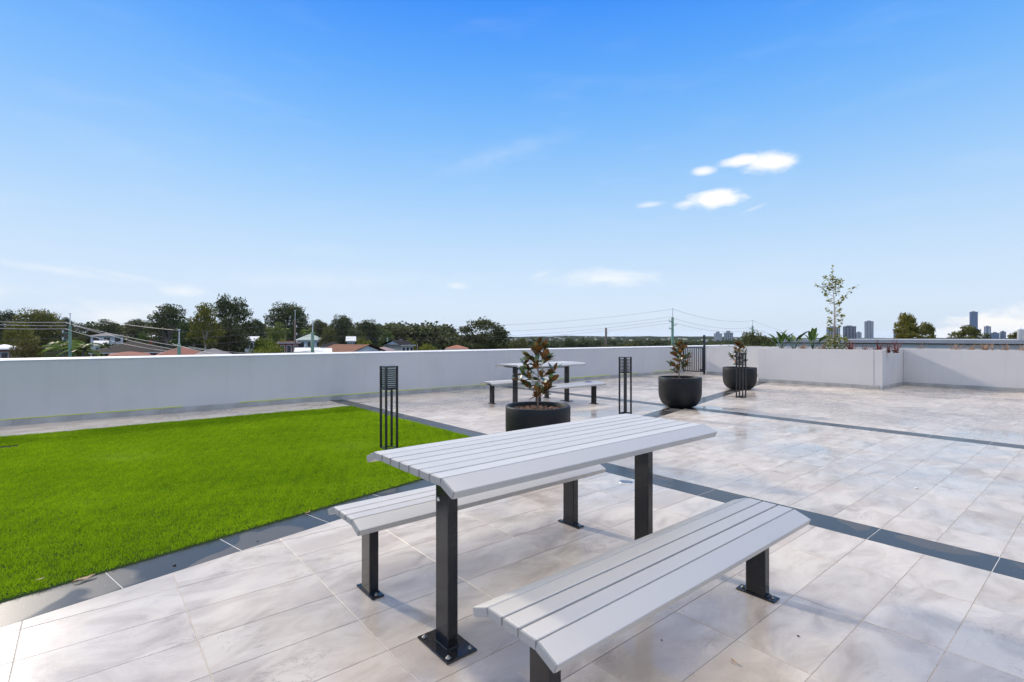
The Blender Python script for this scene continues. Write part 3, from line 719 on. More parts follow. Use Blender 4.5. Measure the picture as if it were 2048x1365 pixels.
def sapling():
    rd = random.Random(21); x, y = in_planter(1669, 16.2)
    t = thing('sapling', 'slender young tree with sparse yellow green leaves in the white planter', 'tree', (x, y, .92)); H_ = 2.42
    tr = MB(); tr.tube([(0, 0, 0), (.01, .01, .7), (-.015, 0, 1.35), (-.06, .02, 1.8), (-.10, .02, H_)], [.017, .015, .011, .007, .003], 7)
    tr.tube([(.02, -.02, 0), (.03, -.02, 1.25)], .008, 6)                          # stake
    lv = MB(); rgt = Vector((UX[0], VX[0], 0))
    def leaf(p):
        s = rd.uniform(.028, .046); Mx = Matrix.Translation(p) @ Matrix.Rotation(rd.random() * 6.28, 4, 'Z') @ Matrix.Rotation(rd.uniform(-1.2, 1.2), 4, 'X') @ Matrix.Rotation(rd.uniform(-.9, .9), 4, 'Y')
        lv.add([Mx @ Vector(q) for q in ((-s * 1.3, 0, 0), (0, -s * .6, .004), (s * 1.3, 0, 0), (0, s * .6, .004))], [(0, 1, 2, 3)])
    def axis(z): return Vector((-.015 - .085 * max(0, (z - 1.35) / 1.07), .02, z)) if z > 1.35 else Vector((0, 0, z))
    br = [(.55, -.42, .28, 10), (.62, .40, .25, 8), (.72, -.30, .30, 12), (.80, .52, .34, 10), (.9, .33, .42, 12), (1.05, -.36, .22, 7), (1.18, .30, .30, 9), (1.28, .62, .34, 9), (1.3, -.45, .42, 12), (1.36, .85, .62, 10), (1.45, .55, .75, 14),
          (1.55, -.62, .46, 11), (1.6, .42, .52, 9), (1.7, -.40, .30, 14), (1.78, .22, .28, 10), (1.85, -.55, .34, 9), (1.9, .18, .22, 10), (2.0, -.12, .16, 8), (1.75, -.1, .25, 12)]
    for z, a, up, n in br:
        p0 = axis(z); out = rgt * a * .62 + Vector((-VX[0] * 0, 0, 0)) + Vector((UX[1], VX[1], 0)) * rd.uniform(-.3, .3) * abs(a); p2 = p0 + out + Vector((0, 0, up * .8)); p1 = p0.lerp(p2, .5) + Vector((0, 0, -.03))
        tr.tube([p0, p1, p2], [.005, .0035, .002], 5)
        for k in range(int(n * 1.7) + 4):
            u = .3 + .7 * rd.random(); q = p0.lerp(p1, u * 2) if u < .5 else p1.lerp(p2, u * 2 - 1)
            leaf(q + Vector((rd.uniform(-.05, .05), rd.uniform(-.05, .05), rd.uniform(-.05, .04))))
    for k in range(16): z = rd.uniform(2.0, 2.42); leaf(axis(z) + Vector((rd.uniform(-.03, .03), rd.uniform(-.03, .03), 0)))
    for k in range(260):                                                             # leafy skirt round the foot
        a = rd.random() * 6.28; r = .34 * math.sqrt(rd.random()); leaf(Vector((r * math.cos(a), r * math.sin(a), rd.uniform(.03, .58 - r * .5))))
    tr.build('trunk', M_STEM, t, True); me = lv.mesh('leaves', M_SAPLEAF); tones(me, 1); link('leaves', me, t)
sapling()

# ================================================================== BEYOND THE TERRACE
M_GROUND = varied('suburb_ground', (.022, .030, .014), (.05, .055, .028), .05, .95, spec=.0)
def ground_z(px, d):
    s = max(0, min(1, (900 - px) / 600)); k = max(0, min(1, (d - 70) / 200)); return -9.0 + 8.0 * s * s * (3 - 2 * s) * k * k * (3 - 2 * k)
tm = MB(); cols = list(range(-1400, 3600, 100)); deps = [14, 20, 30, 45, 60, 80, 110, 150, 200, 280, 400, 600, 1000, 1600, 2600, 4300]
for d in deps:
    for c in cols: tm.v.append(tuple(pt(c, d, ground_z(c, d))))
nc = len(cols)
for i in range(len(deps) - 1):
    for k in range(nc - 1): tm.f.append((i * nc + k, i * nc + k + 1, (i + 1) * nc + k + 1, (i + 1) * nc + k))
tm.mi = [0] * len(tm.f)
# closing sheet behind and beside the viewer
o = len(tm.v); b0 = [pt(cols[0], 14, -9.0), pt(cols[-1], 14, -9.0)]
tm.v += [tuple(pt(cols[0], 4300, ground_z(cols[0], 4300))), tuple(pt(CX, -4500, -9.02) + Vector((-4200, 4200, 0))), tuple(pt(CX, -4500, -9.02) + Vector((4200, -3000, 0))), tuple(pt(cols[-1], 4300, -9.0))]
tm.f += [(0, o, o + 1), (0, o + 1, o + 2, nc - 1), (nc - 1, o + 2, o + 3)]; tm.mi += [0, 0, 0]
ter = tm.build('terrain', M_GROUND, None, True); tag(ter, kind='structure')
# far hills
def hill_mat():
    m = mat('wooded_hills', (.03, .045, .02), .95, spec=.0); T, b = nt(m); co = T.n('ShaderNodeTexCoord').outputs['Object']
    c = T.ramp(T.noise(co, .02, 6, .7), [(.35, (.014, .023, .012)), (.6, (.032, .044, .022)), (.75, (.055, .062, .036))]); T.l(c, b.inputs['Base Color']); return m
M_HILL = hill_mat()
hb = MB(); hcols = list(range(-1400, 3800, 20)); rows = [(1500, 0), (1900, .35), (2300, .75), (2650, 1.0), (3100, .6), (3600, 0)]
def ridge_y(px):
    y = 676.3 - 2.2 * math.exp(-((px - 1290) / 160) ** 2) - 2.4 * math.exp(-((px - 1130) / 90) ** 2) - 1.5 * math.exp(-((px - 1420) / 120) ** 2) - 2.5 * math.exp(-((px - 700) / 400) ** 2)
    return y + .35 * math.sin(px * .11) + .3 * math.sin(px * .047 + 1) + .25 * math.sin(px * .23)
for d, k in rows:
    for c in hcols: hb.v.append(tuple(pt(c, d, -14 + (zat(ridge_y(c), 2650) + 14) * k + (1.6 * math.sin(c * .31 + d) if 0 < k < 1 else 0))))
nh = len(hcols)
for i in range(len(rows) - 1):
    for k in range(nh - 1): hb.f.append((i * nh + k, i * nh + k + 1, (i + 1) * nh + k + 1, (i + 1) * nh + k))
hb.mi = [0] * len(hb.f); tag(hb.build('hills', M_HILL, None, True), kind='structure')

# ------------------------------------------------------------------ trees
def crown_mesh(name, clusters, per, leaf, seed, flat=.6):
    rd = np.random.default_rng(seed); P = []; tn = []
    for (cx, cy, cz, rx, ry, rz) in clusters:
        n = int(per * (rx * ry * rz) ** (1 / 1.5) * 230)
        d = rd.normal(size=(n, 3)); d /= np.linalg.norm(d, axis=1)[:, None]
        d[:, 2] = np.where(d[:, 2] < -.25, -d[:, 2] * .6, d[:, 2])
        r = rd.random(n) ** .28
        lump = 1 + .22 * np.sin(d[:, 0] * 5 + cx * 40) * np.sin(d[:, 1] * 5 + cy * 30) + .15 * np.sin(d[:, 2] * 9 + cx * 17)
        P.append(np.stack([cx + d[:, 0] * rx * r * lump, cy + d[:, 1] * ry * r * lump, cz + d[:, 2] * rz * r * lump], 1))
        tn.append(np.clip(rd.normal(.45 + rd.uniform(-.18, .18), .22, n), 0, 1))
    P = np.concatenate(P); tn = np.concatenate(tn); n = len(P)
    a = rd.normal(size=(n, 3)); a[:, 2] *= flat; a /= np.linalg.norm(a, axis=1)[:, None]
    b = rd.normal(size=(n, 3)); b -= a * np.sum(a * b, 1)[:, None]; b /= np.linalg.norm(b, axis=1)[:, None]
    s = leaf * rd.uniform(.6, 1.3, n)[:, None]
    V = np.stack([P - a * s, P - b * s * .55, P + a * s, P + b * s * .55], 1).reshape(-1, 3)
    me = bpy.data.meshes.new(name); me.from_pydata(V.tolist(), [], np.arange(n * 4).reshape(n, 4).tolist())
    me.materials.append(M_GUM); at = me.attributes.new('tone', 'FLOAT', 'FACE'); at.data.foreach_set('value', tn.astype(np.float32)); me.update(); return me
def trunk_mesh(clusters, m, fork=.35, r0=.028):
    mb = MB(); mb.tube([(0, 0, 0), (.01, .0, fork * .5), (0, .01, fork)], [r0, r0 * .8, r0 * .65], 7)
    for (cx, cy, cz, rx, ry, rz) in clusters:
        p2 = Vector((cx, cy, cz)); p0 = Vector((0, .01, fork - .02)); mid = p0.lerp(p2, .5) + Vector((-cx * .12, -cy * .12, .03))
        mb.tube([p0, mid, p2], [r0 * .5, r0 * .34, r0 * .14], 5)
    return mb.mesh('trunk', m, True)
def protos():
    P = {}; rd = random.Random(77)
    def gum(seed, n, lo, hi, rr, flat=.55):
        r = random.Random(seed); C = []
        for k in range(n):
            a = k * 2.4 + r.uniform(-.5, .5); z = lo + (hi - lo) * (k + .5) / n; sp = .34 * (1 - .75 * max(0, (z - .62) / .38) ** 1.3) * r.uniform(.55, 1.1)
            q = rr * r.uniform(.75, 1.3); C.append((math.cos(a) * sp, math.sin(a) * sp, z - q * flat * .3, q, q, q * flat))
        return C
    specs = {'gum_a': (gum(1, 17, .42, .95, .175, .7), .0165), 'gum_b': (gum(2, 22, .38, .94, .17, .75), .0160), 'gum_c': (gum(3, 13, .55, .96, .18, .5), .016),
             'dense_a': (gum(4, 17, .28, .93, .19, .75), .018), 'dense_b': (gum(5, 20, .22, .92, .18, .8), .018), 'bush_a': (gum(6, 12, .18, .84, .24, .85), .026), 'bush_b': (gum(7, 9, .25, .8, .27, .8), .028)}
    for k, (C, lf) in specs.items():
        P[k] = (crown_mesh('crown', C, 92 if 'gum' in k else 70, lf, hash(k) % 99 if False else len(k) * 7 + ord(k[-1])), trunk_mesh(C, M_TRUNK, .32 if 'bush' not in k else .15))
    r = random.Random(31); C = []
    for k in range(30):
        a = r.random() * 6.283; z = r.uniform(-1, 1); q = math.sqrt(1 - z * z) * r.uniform(.5, 1); C.append((math.cos(a) * .31 * q, math.sin(a) * .31 * q, .79 + z * .125, .15, .15, .05))
    P['round'] = (crown_mesh('crown', C, 80, .017, 8), trunk_mesh(C[:8], M_TRUNK, .55))
    r = random.Random(9); C = []
    for k in range(46):
        a = r.random() * 6.283; e = math.asin(min(1, .05 + .95 * (k / 45))); q = .36
        s_ = math.sin(e); q = .375 * (1 - s_ ** 2.6) ** (1 / 2.6); C.append((math.cos(a) * q, math.sin(a) * q, .34 + s_ * .54, .125, .125, .09))
    for k in range(14): a = r.random() * 6.28; C.append((math.cos(a) * .2, math.sin(a) * .2, r.uniform(.3, .65), .2, .2, .15))
    P['fig'] = (crown_mesh('crown', C, 60, .016, 5), trunk_mesh(C[:12], M_TRUNK, .25))
    return P
PR = protos()
PR['pale_gum'] = (PR['gum_c'][0], None)
def tree(kind, px, ytop, wpx, D, tint, label, name='gum_tree', group='trees beyond the terrace', pale=False):
    zb = ground_z(px, D) - .2; zt = zat(ytop, D); h = zt - zb; w_ = wpx * D / FPX
    t = thing(name, label, 'tree', pt(px, D, zb), 0, group)
    cr, tk = PR[kind]; rz = random.random() * 6.28; sx = w_ * random.uniform(1.0, 1.1)
    a = link('trunk', tk, t, (0, 0, 0), (0, 0, rz), (sx, sx, h)); b = link('crown', cr, t, (0, 0, 0), (0, 0, rz), (sx, sx, h * .99)); b.color = (*tint, 1)
    if pale: a.data = PALE_TRUNK
    return t
_C = [(.22, 0, .74, .1, .1, .1), (-.25, .05, .72, .1, .1, .1), (.02, .2, .85, .1, .1, .1), (-.05, -.2, .8, .1, .1, .1), (.1, .05, .93, .1, .1, .1)]
PALE_TRUNK = trunk_mesh(_C, M_PALETRUNK, .52, .030)
DK, OL, YG, GN, GY, BR = (.85, .9, .85), (1.5, 1.35, .8), (2.6, 2.3, .7), (1.2, 1.5, .8), (1.2, 1.15, 1.15), (1.5, 1.15, .85)
TREES = [
 ('gum_a', 12, 620, 60, 140, DK, 'dark gum tree at the left edge of the picture'), ('gum_b', 76, 616, 92, 130, OL, 'broad spreading gum near the left edge with layered crown'),
 ('dense_a', 38, 640, 74, 85, (1.7, 1.5, .75), 'olive yellow rounded tree below the spreading gum at far left'), ('dense_b', 52, 672, 66, 60, BR, 'brownish dense tree just above the wall at far left'),
 ('gum_c', 130, 634, 34, 180, DK, 'small dark treetop right behind the leftmost pole'), ('dense_b', 168, 644, 58, 190, DK, 'dark tree between the leftmost pole and the uphill white house'),
 ('bush_a', 161, 663, 26, 90, OL, 'small olive bush just right of the leftmost pole'), ('dense_a', 217, 637, 54, 190, DK, 'dark rounded tree behind the uphill white house'),
 ('gum_a', 272, 638, 64, 200, GY, 'thin grey gum group left of the umbrella gum'), ('bush_a', 284, 660, 30, 130, GN, 'round bright green bush above the dark roofed house'),
 ('bush_b', 224, 671, 48, 95, DK, 'dark hedge-like bush behind the dark roofed house'), ('gum_c', 340, 606, 84, 125, DK, 'umbrella topped gum rising left of the pale trunked tree'),
 ('dense_a', 335, 630, 76, 130, GY, 'grey green bulky tree under the umbrella topped gum'), ('dense_b', 384, 634, 86, 110, (.55, .75, .55), 'very dark bushy tree left of the pale trunk'),
 ('gum_a', 462, 590, 92, 105, DK, 'tallest gum, with open ragged crown'), ('dense_b', 452, 640, 96, 100, (.8, .8, .8), 'dark bulky foliage at the foot of the tallest gum'),
 ('gum_a', 514, 638, 46, 180, DK, 'small gum just right of the tallest one'), ('gum_b', 576, 603, 84, 150, DK, 'large rounded dark gum behind the leaning pole'),
 ('dense_a', 552, 642, 50, 125, (1.3, 1.45, .8), 'mid green tree in front of the large rounded gum'), ('bush_b', 529, 661, 46, 105, (1.9, 2.0, .7), 'light green spreading tree above the red brick wall'),
 ('bush_a', 566, 674, 30, 90, YG, 'yellow bush on top of the red brick wall'), ('bush_a', 540, 686, 72, 70, (1.9, 1.9, .6), 'yellow green bush just above the wall left of the brick wall'),
 ('gum_c', 638, 638, 46, 190, GY, 'grey tree behind the thick green pole'), ('dense_b', 656, 650, 44, 110, (1.4, 1.2, .8), 'olive brown tree above the brown tiled roof'),
 ('gum_b', 684, 628, 52, 170, DK, 'dark gum above the brown tiled roof'), ('gum_b', 737, 638, 56, 160, DK, 'dark gum right of the brown tiled roof'), ('dense_a', 712, 655, 50, 150, DK, 'dark filler tree between the two gums over the tiled roof'),
 ('bush_a', 725, 671, 34, 95, (2.1, 1.9, .6), 'small yellow green tree right of the white gable'), ('dense_a', 772, 656, 34, 170, GN, 'green tree behind the thin pole left of the cream house'),
 ('dense_b', 802, 654, 48, 220, DK, 'dark tree behind the two-storey cream house'), ('dense_a', 848, 656, 56, 240, DK, 'dark tree in the belt right of the cream house'), ('dense_b', 896, 653, 54, 240, DK, 'dark tree in the belt just left of the domed fig'),
 ('bush_a', 822, 674, 26, 110, (2.0, 1.9, .6), 'left one of the two yellow green trees beside the orange roof'), ('bush_b', 855, 676, 42, 105, (2.2, 2.1, .6), 'right one of the two yellow green trees beside the orange roof'),
 ('fig', 966, 629, 122, 110, (.85, .85, .65), 'big domed fig tree at the centre of the skyline'), ('bush_b', 997, 686, 34, 90, GN, 'green bush under the right side of the domed fig'),
 ('dense_a', 1040, 675, 58, 150, (1.1, 1.0, .75), 'brown green tree clump right of the domed fig'), ('dense_b', 1095, 679, 22, 220, DK, 'small dark tree left behind the nearest magnolia'), ('gum_b', 1140, 676, 30, 200, DK, 'small dark tree right behind the nearest magnolia'),
 ('bush_b', 1222, 682, 62, 140, (1.3, 1.2, .7), 'olive tree at the foot of the short brown pole'), ('bush_a', 1262, 682, 40, 150, (1.2, 1.1, .7), 'olive tree right of the short brown pole'),
 ('bush_b', 1388, 684, 40, 120, GN, 'green bush left of the gate post'), ('bush_a', 1418, 684, 40, 120, (1.4, 1.5, .7), 'green bush behind the gate post'),
 ('gum_b', 1510, 661, 92, 90, (1.1, 1.05, .8), 'wide gum behind the right green pole'), ('dense_a', 1440, 688, 40, 100, GN, 'low green trees in front of the white apartment blocks'),
 ('round', 1810, 616, 56, 75, (2.0, 1.6, .7), 'brownish gum, taller half of the pair right of the towers'), ('round', 1822, 640, 74, 74, (1.7, 1.4, .7), 'bushy lower foliage of the brownish gum pair'), ('round', 1851, 636, 44, 78, (1.5, 1.3, .7), 'shorter right half of the brownish gum pair'),
 ('round', 1936, 643, 54, 90, (1.3, 1.2, .7), 'round tree in front of the blue glass tower'), ('dense_b', 1915, 660, 46, 95, (1.2, 1.1, .75), 'low trees left of the blue glass tower'), ('dense_a', 1972, 664, 44, 100, DK, 'low dark trees right of the blue glass tower'),
 ('round', 2040, 655, 56, 85, (1.2, 1.05, .75), 'dark tree at the right edge behind the white vent pipes')]
for tdef in TREES: tree(*tdef)
tree('gum_c', 410, 603, 62, 95, (1.7, 1.5, .7), 'pale trunked gum with flat olive crown', 'gum_tree', 'trees beyond the terrace', True)

def palm(px, ytop, D, size, label, seed):
    rd = random.Random(seed); zb = ground_z(px, D) - .2; zc = zat(ytop, D) - size * .45; t = thing('palm_tree', label, 'tree', pt(px, D, zb), 0, 'palms by the left pole')
    MB().tube([(0, 0, 0), (.1, 0, (zc - zb) * .5), (0, 0, zc - zb)], [.2, .16, .13], 8).build('trunk', M_TRUNK, t, True)
    mb = MB()
    for k in range(20):
        az = k * 2.4; el = rd.uniform(-.1, 1.25); L_ = size * rd.uniform(.85, 1.1); d = Vector((math.cos(az), math.sin(az), 0)); s = Vector((-d.y, d.x, 0))
        for i in range(26):
            u = (i + 1) / 26; p = Vector((0, 0, zc - zb)) + d * (L_ * u * math.cos(el * (1 - u * .5))) + Vector((0, 0, L_ * (math.sin(el) * u - .62 * u * u)))
            for sg in (-1, 1):
                q = p + s * sg * size * .20 * math.sin(math.pi * min(1, u + .08)) + Vector((0, 0, -.10 * size)) + d * .08 * size
                mb.add([p - d * .05, p + d * .05, q], [(0, 1, 2)])
    me = mb.mesh('crown', M_GUM); tones(me, 52); b = link('crown', me, t); b.color = (1.5, 2.0, .8, 1)
palm(123, 676, 62, 2.6, 'bright green feather palm left of the leftmost pole', 3); palm(166, 679, 60, 2.5, 'feather palm right of the leftmost pole', 5)
palm(570, 655, 130, 2.0, 'small cabbage palm left of the leaning pole', 6); palm(616, 655, 130, 2.0, 'small cabbage palm left of the thick green pole', 8)

# a far belt of treetops that reads as one mass
def belt(name, cols_, d0, d1, y0, y1, tint, label, n, seed):
    rd = np.random.default_rng(seed); C = []
    for k in range(n):
        px = rd.uniform(*cols_); d = rd.uniform(d0, d1); r = rd.uniform(3.0, 6.0); p = pt(px, d, zat(rd.uniform(y0, y1), d) - r * .6); C.append((p.x, p.y, p.z, r, r, r * .75))
    me = crown_mesh('crown', C, .055, .8, seed); o = link(name, me); o.color = (*tint, 1); tag(o, label, 'trees', kind='stuff')
belt('far_wood', (980, 1500), 300, 700, 680, 691, (.75, .8, .7), 'dark belt of distant treetops below the far hills', 260, 3)
belt('far_wood', (-120, 905), 190, 290, 648, 690, (1.0, .98, .8), 'olive mass of trees filling the background behind the left houses', 430, 4)
belt('far_wood', (1480, 2150), 500, 900, 678, 686, (.8, .85, .8), 'distant treetops below the right towers', 90, 6)

# ------------------------------------------------------------------ houses
def flatm(name, c, rough=.8): return varied(name, tuple(x * .9 for x in c), tuple(min(1, x * 1.08) for x in c), .8, rough, spec=.08)
RM = {'dark': flatm('dark_roof_tiles', (.020, .017, .018)), 'red': flatm('red_roof_tiles', (.24, .095, .072)), 'grey': flatm('grey_roof', (.20, .19, .20)), 'white': flatm('white_metal_roof', (.72, .72, .72)),
      'brown': flatm('brown_roof_tiles', (.22, .11, .07)), 'green': flatm('pale_green_roof', (.42, .48, .43)), 'orange': flatm('orange_roof_tiles', (.34, .155, .10)), 'mauve': flatm('mauve_roof', (.30, .22, .22))}
WM = {'brick': flatm('red_brick', (.24, .085, .055)), 'white': flatm('white_wall', (.70, .70, .69)), 'cream': flatm('cream_wall', (.58, .52, .42)), 'pink': flatm('pink_brick', (.36, .18, .13)), 'grey': flatm('grey_wall', (.35, .35, .36))}
M_WIN = mat('window_glass', (.03, .035, .045), .12); M_TRIM = mat('white_trim', (.75, .75, .74), .5)
def house(x0, x1, ye, yr, D, deep, roof, wall, kind, label, rot=0.0, nwin=3, chim=False):
    """house between two photo columns; eaves and ridge heights from the photo rows"""
    cx = (x0 + x1) / 2; w_ = (x1 - x0) * D / FPX; base = ground_z(cx, D); ze = zat(ye, D) - base; zr = zat(yr, D) - base; ze = max(ze, 2.0)
    t = thing('house', label, 'house', pt(cx, D + deep / 2, base), HEAD - R(90) + rot - math.atan((cx - CX) / FPX), 'houses beyond the wall')
    a, b = w_ / 2, deep / 2; ov = .35
    MB().box(-a + ov, a - ov, -b + ov, b - ov, -.5, ze).build('wall', WM[wall], t)
    mb = MB()
    if kind == 'hip':
        k = min(a, b) * .95
        mb.add([(-a, -b, ze), (a, -b, ze), (a, b, ze), (-a, b, ze), (-a + k, 0, zr), (a - k, 0, zr), (-a, -b, ze - .15), (a, -b, ze - .15), (a, b, ze - .15), (-a, b, ze - .15)],
               [(0, 1, 5, 4), (1, 2, 5), (2, 3, 4, 5), (3, 0, 4), (6, 7, 1, 0), (7, 8, 2, 1), (8, 9, 3, 2), (9, 6, 0, 3), (9, 8, 7, 6)])
    elif kind == 'gable':
        mb.add([(-a, -b, ze), (a, -b, ze), (a, b, ze), (-a, b, ze), (-a, 0, zr), (a, 0, zr), (-a, -b, ze - .15), (a, -b, ze - .15), (a, b, ze - .15), (-a, b, ze - .15)],
               [(0, 1, 5, 4), (2, 3, 4, 5), (6, 7, 1, 0), (8, 9, 3, 2), (9, 8, 7, 6)])
        MB().add([(s * (a - ov), y, z) for s in (-1, 1) for y, z in ((-b + ov, ze - .16), (b - ov, ze - .16), (0, zr - .2))], [(0, 2, 1), (3, 4, 5)]).build('gable', WM['white'], t)
    else: mb.box(-a, a, -b, b, ze, zr)
    rf = mb.build('roof', RM[roof], t)
    if chim: MB().box(-.22, .22, -.2, .2, -.6, .55).build('chimney', WM['brick'] if wall == 'brick' else WM['grey'], rf, loc=(a * .45, b * .1, zr - .35))
    MB().box(-a - .03, a + .03, -b - .10, -b - .003, ze - .17, ze - .05).build('gutter', M_TRIM, t)
    for i in range(nwin):
        x = -a + ov + (2 * a - 2 * ov) * (i + .5) / nwin; ww = min(.75, (a - ov) / nwin * .6)
        f = MB().box(-ww - .07, ww + .07, -.03, .03, -.67, .67).build('window', M_TRIM, t, loc=(x, -b + ov - .02, max(1.2, ze - 1.15)))
        MB().box(-ww, ww, -.045, -.031, -.6, .6).build('pane', M_WIN, f)
    return t
HS = [(-20, 38, 698, 690, 70, 9, 'white', 'pink', 'hip', 'white roofed house at the left picture edge'), (186, 242, 672, 666, 160, 12, 'grey', 'white', 'hip', 'white uphill house with pale grey roof, left of the hedge'),
      (284, 322, 674, 669, 150, 10, 'white', 'grey', 'hip', 'white uphill house under the grey gum group'), (196, 336, 705, 683, 72, 12, 'dark', 'brick', 'hip', 'brick house with wide dark tiled roof', .0, 5, True),
      (224, 296, 712, 706, 48, 9, 'red', 'brick', 'hip', 'low red roof in front of the dark roofed house'), (318, 410, 712, 695, 62, 10, 'red', 'brick', 'hip', 'red tiled roof beside the thick pole stump'),
      (392, 462, 712, 699, 58, 9, 'grey', 'grey', 'hip', 'grey roof under the pale trunked gum'), (190, 215, 692, 682, 105, 8, 'white', 'white', 'gable', 'small white shed roof left of the dark roofed house'),
      (488, 518, 682, 673, 120, 9, 'white', 'white', 'gable', 'small white house right of the tallest gum'), (556, 600, 685, 683.5, 85, 9, 'brown', 'brick', 'flat', 'flat topped red brick building behind the yellow bush'),
      (592, 650, 680, 668, 120, 10, 'green', 'white', 'hip', 'house with pale green roof between the two poles'), (590, 640, 704, 697, 62, 8, 'white', 'white', 'gable', 'white low roof at the foot of the leaning pole'),
      (632, 664, 706, 698, 60, 8, 'white', 'white', 'gable', 'small white gable just above the wall left of the brown roof'), (640, 690, 694, 684, 100, 9, 'dark', 'grey', 'hip', 'dark roof behind the brown tiled one'),
      (660, 748, 704, 690, 66, 8, 'brown', 'white', 'gable', 'brown tiled gable roof with white gable end', -.6), (692, 712, 682, 673, 120, 8, 'white', 'white', 'gable', 'small white gable under the dark gums'),
      (744, 790, 702, 695, 75, 8, 'mauve', 'white', 'hip', 'low mauve roof left of the cream house'), (780, 814, 690, 681, 100, 8, 'dark', 'cream', 'gable', 'two-storey cream house with dark gables', .5, 3, True),
      (890, 938, 698, 691, 85, 8, 'orange', 'pink', 'hip', 'small house with orange tiled roof left of the fig')]
for h in HS: house(*h)

# ------------------------------------------------------------------ towers and blocks on the right skyline
M_CONC = flatm('pale_concrete', (.55, .54, .55)); M_DKGL = mat('dark_tower_glass', (.05, .06, .085), .2); M_BLGL = mat('blue_tower_glass', (.07, .14, .27), .15); M_MIDG = flatm('grey_facade', (.24, .24, .27))
def tower(x0, x1, yt, D, deep, glass, frame, label, fins=0, floors=True, step=None, rot=0.0, cat='tower', zb=-12):
    cx = (x0 + x1) / 2; w_ = (x1 - x0) * D / FPX * math.cos(math.atan((cx - CX) / FPX)); h = zat(yt, D) - zb
    t = thing('tower_block' if h > 40 else 'apartment_block', label, cat, pt(cx, D, zb), HEAD - R(90) + rot - math.atan((cx - CX) / FPX), 'buildings on the right skyline')
    MB().box(-w_ / 2, w_ / 2, -deep / 2, deep / 2, 0, h).build('core', glass, t)
    if floors:
        n = int(h / 3.3); b = MB().box(-w_ / 2 - .25, w_ / 2 + .25, -deep / 2 - .25, deep / 2 + .25, 0, .7).mesh('floor_band', frame)
        for k in range(max(0, n - 26), n): link('floor_band', b, t, (0, 0, (k + 1) * 3.3 - .8))
    for k in range(fins):
        x = -w_ / 2 + w_ * (k + .5) / fins; MB().box(x - w_ / fins * .16, x + w_ / fins * .16, -deep / 2 - .7, -deep / 2 - .26, 0, h * (.93 if k % 2 else .97)).build('fin', frame, t)
    MB().box(-w_ / 2 - .4, w_ / 2 + .4, -deep / 2 - .4, deep / 2 + .4, h + .002, h + 1.2).build('parapet', frame, t)
    MB().box(-w_ * .25, w_ * .2, -deep * .2, deep * .2, h + 1.203, h + 3.6).build('plant_room', M_MIDG, t)
    return t
tower(1428, 1444, 669, 700, 14, M_CONC, M_CONC, 'left one of the twin white apartment blocks behind the gate', 3, cat='building'); tower(1448, 1466, 667.5, 690, 14, M_MIDG, M_CONC, 'right one of the twin white apartment blocks behind the gate', 4, cat='building')
tower(1653, 1680, 655.5, 1350, 25, M_DKGL, M_CONC, 'white finned block behind the sapling', 5, cat='building'); tower(1686, 1712, 654, 1500, 30, M_DKGL, M_MIDG, 'dark striped tower just right of the sapling', 4)
tower(1712, 1723, 666, 1450, 20, M_MIDG, M_CONC, 'lower grey block attached right of the striped tower', 2, cat='building'); tower(1729, 1747, 644, 1600, 26, M_MIDG, M_CONC, 'tall grey tower with white fins between sapling and brown gums', 3)
tower(1787, 1796, 665, 1300, 18, M_MIDG, M_MIDG, 'small dark block half hidden by the brown gum pair', 2, cat='building'); tower(1939, 1955, 625, 1800, 16, M_BLGL, M_BLGL, 'tall blue glass tower on the right skyline', 0, rot=.12)
tower(1968, 1982, 654, 1700, 24, M_BLGL, M_CONC, 'slim pale tower in front of the cloud bank', 2); tower(1981, 1999, 667, 1500, 24, M_BLGL, M_BLGL, 'low blue block right of the slim pale tower', 2, cat='building'); tower(2000, 2012, 664.5, 1500, 22, M_BLGL, M_MIDG, 'blue grey block nearest the right picture edge', 2, cat='building')
sb = MB(); rd = random.Random(14)
for k in range(120):
    px = rd.uniform(1000, 1500) if k < 95 else rd.uniform(1500, 2048); d = rd.uniform(800, 2450); fr = max(0, (d - 1500) / 1150); z = -14 + (zat(ridge_y(px), 2650) + 14) * fr if d > 1500 else -9.5
    p = pt(px, d, z); s = rd.uniform(2.2, 5.5) * (2.4 if rd.random() < .06 else 1); M_ = Matrix.Translation(p) @ Matrix.Rotation(rd.random() * 3, 4, 'Z')
    sb.box(-s, s, -s * .6, s * .6, 0, rd.uniform(3, 6.5), M_)
tag(sb.build('far_suburb', WM['cream']), 'scatter of tiny white houses on the distant hillside', 'houses', kind='stuff')

M_WIRED_DARK = mat('dark_gap', (.03, .03, .03), .9)
# warehouse with metal-capped parapet next door
WU = 38.0; wh = thing('warehouse', 'neighbouring beige warehouse parapet with grey metal capping behind the planter', 'building', (WU, 0, -9))
MB().box(0, 24, -70, 16.05, 0, 9.90).build('wall', flatm('beige_wall', (.60, .57, .51)), wh); MB().box(-.14, 24, -70, 16.15, 9.963, 10.17).build('capping', flatm('grey_capping', (.34, .36, .39)), wh)
MB().box(-.02, 23.9, -69.9, 16.0, 9.902, 9.961).build('shadow_gap', M_WIRED_DARK, wh)
for k, px in enumerate((2040.5, 2049)): MB().lathe([(.13, 0), (.13, .72), (.16, .73), (.16, .83), (.02, .87)], 16, Matrix.Translation((in_planter(px, WU + 3)[0] - WU, in_planter(px, WU + 3)[1], 10.0))).build('vent_pipe', M_CAP, wh, True)

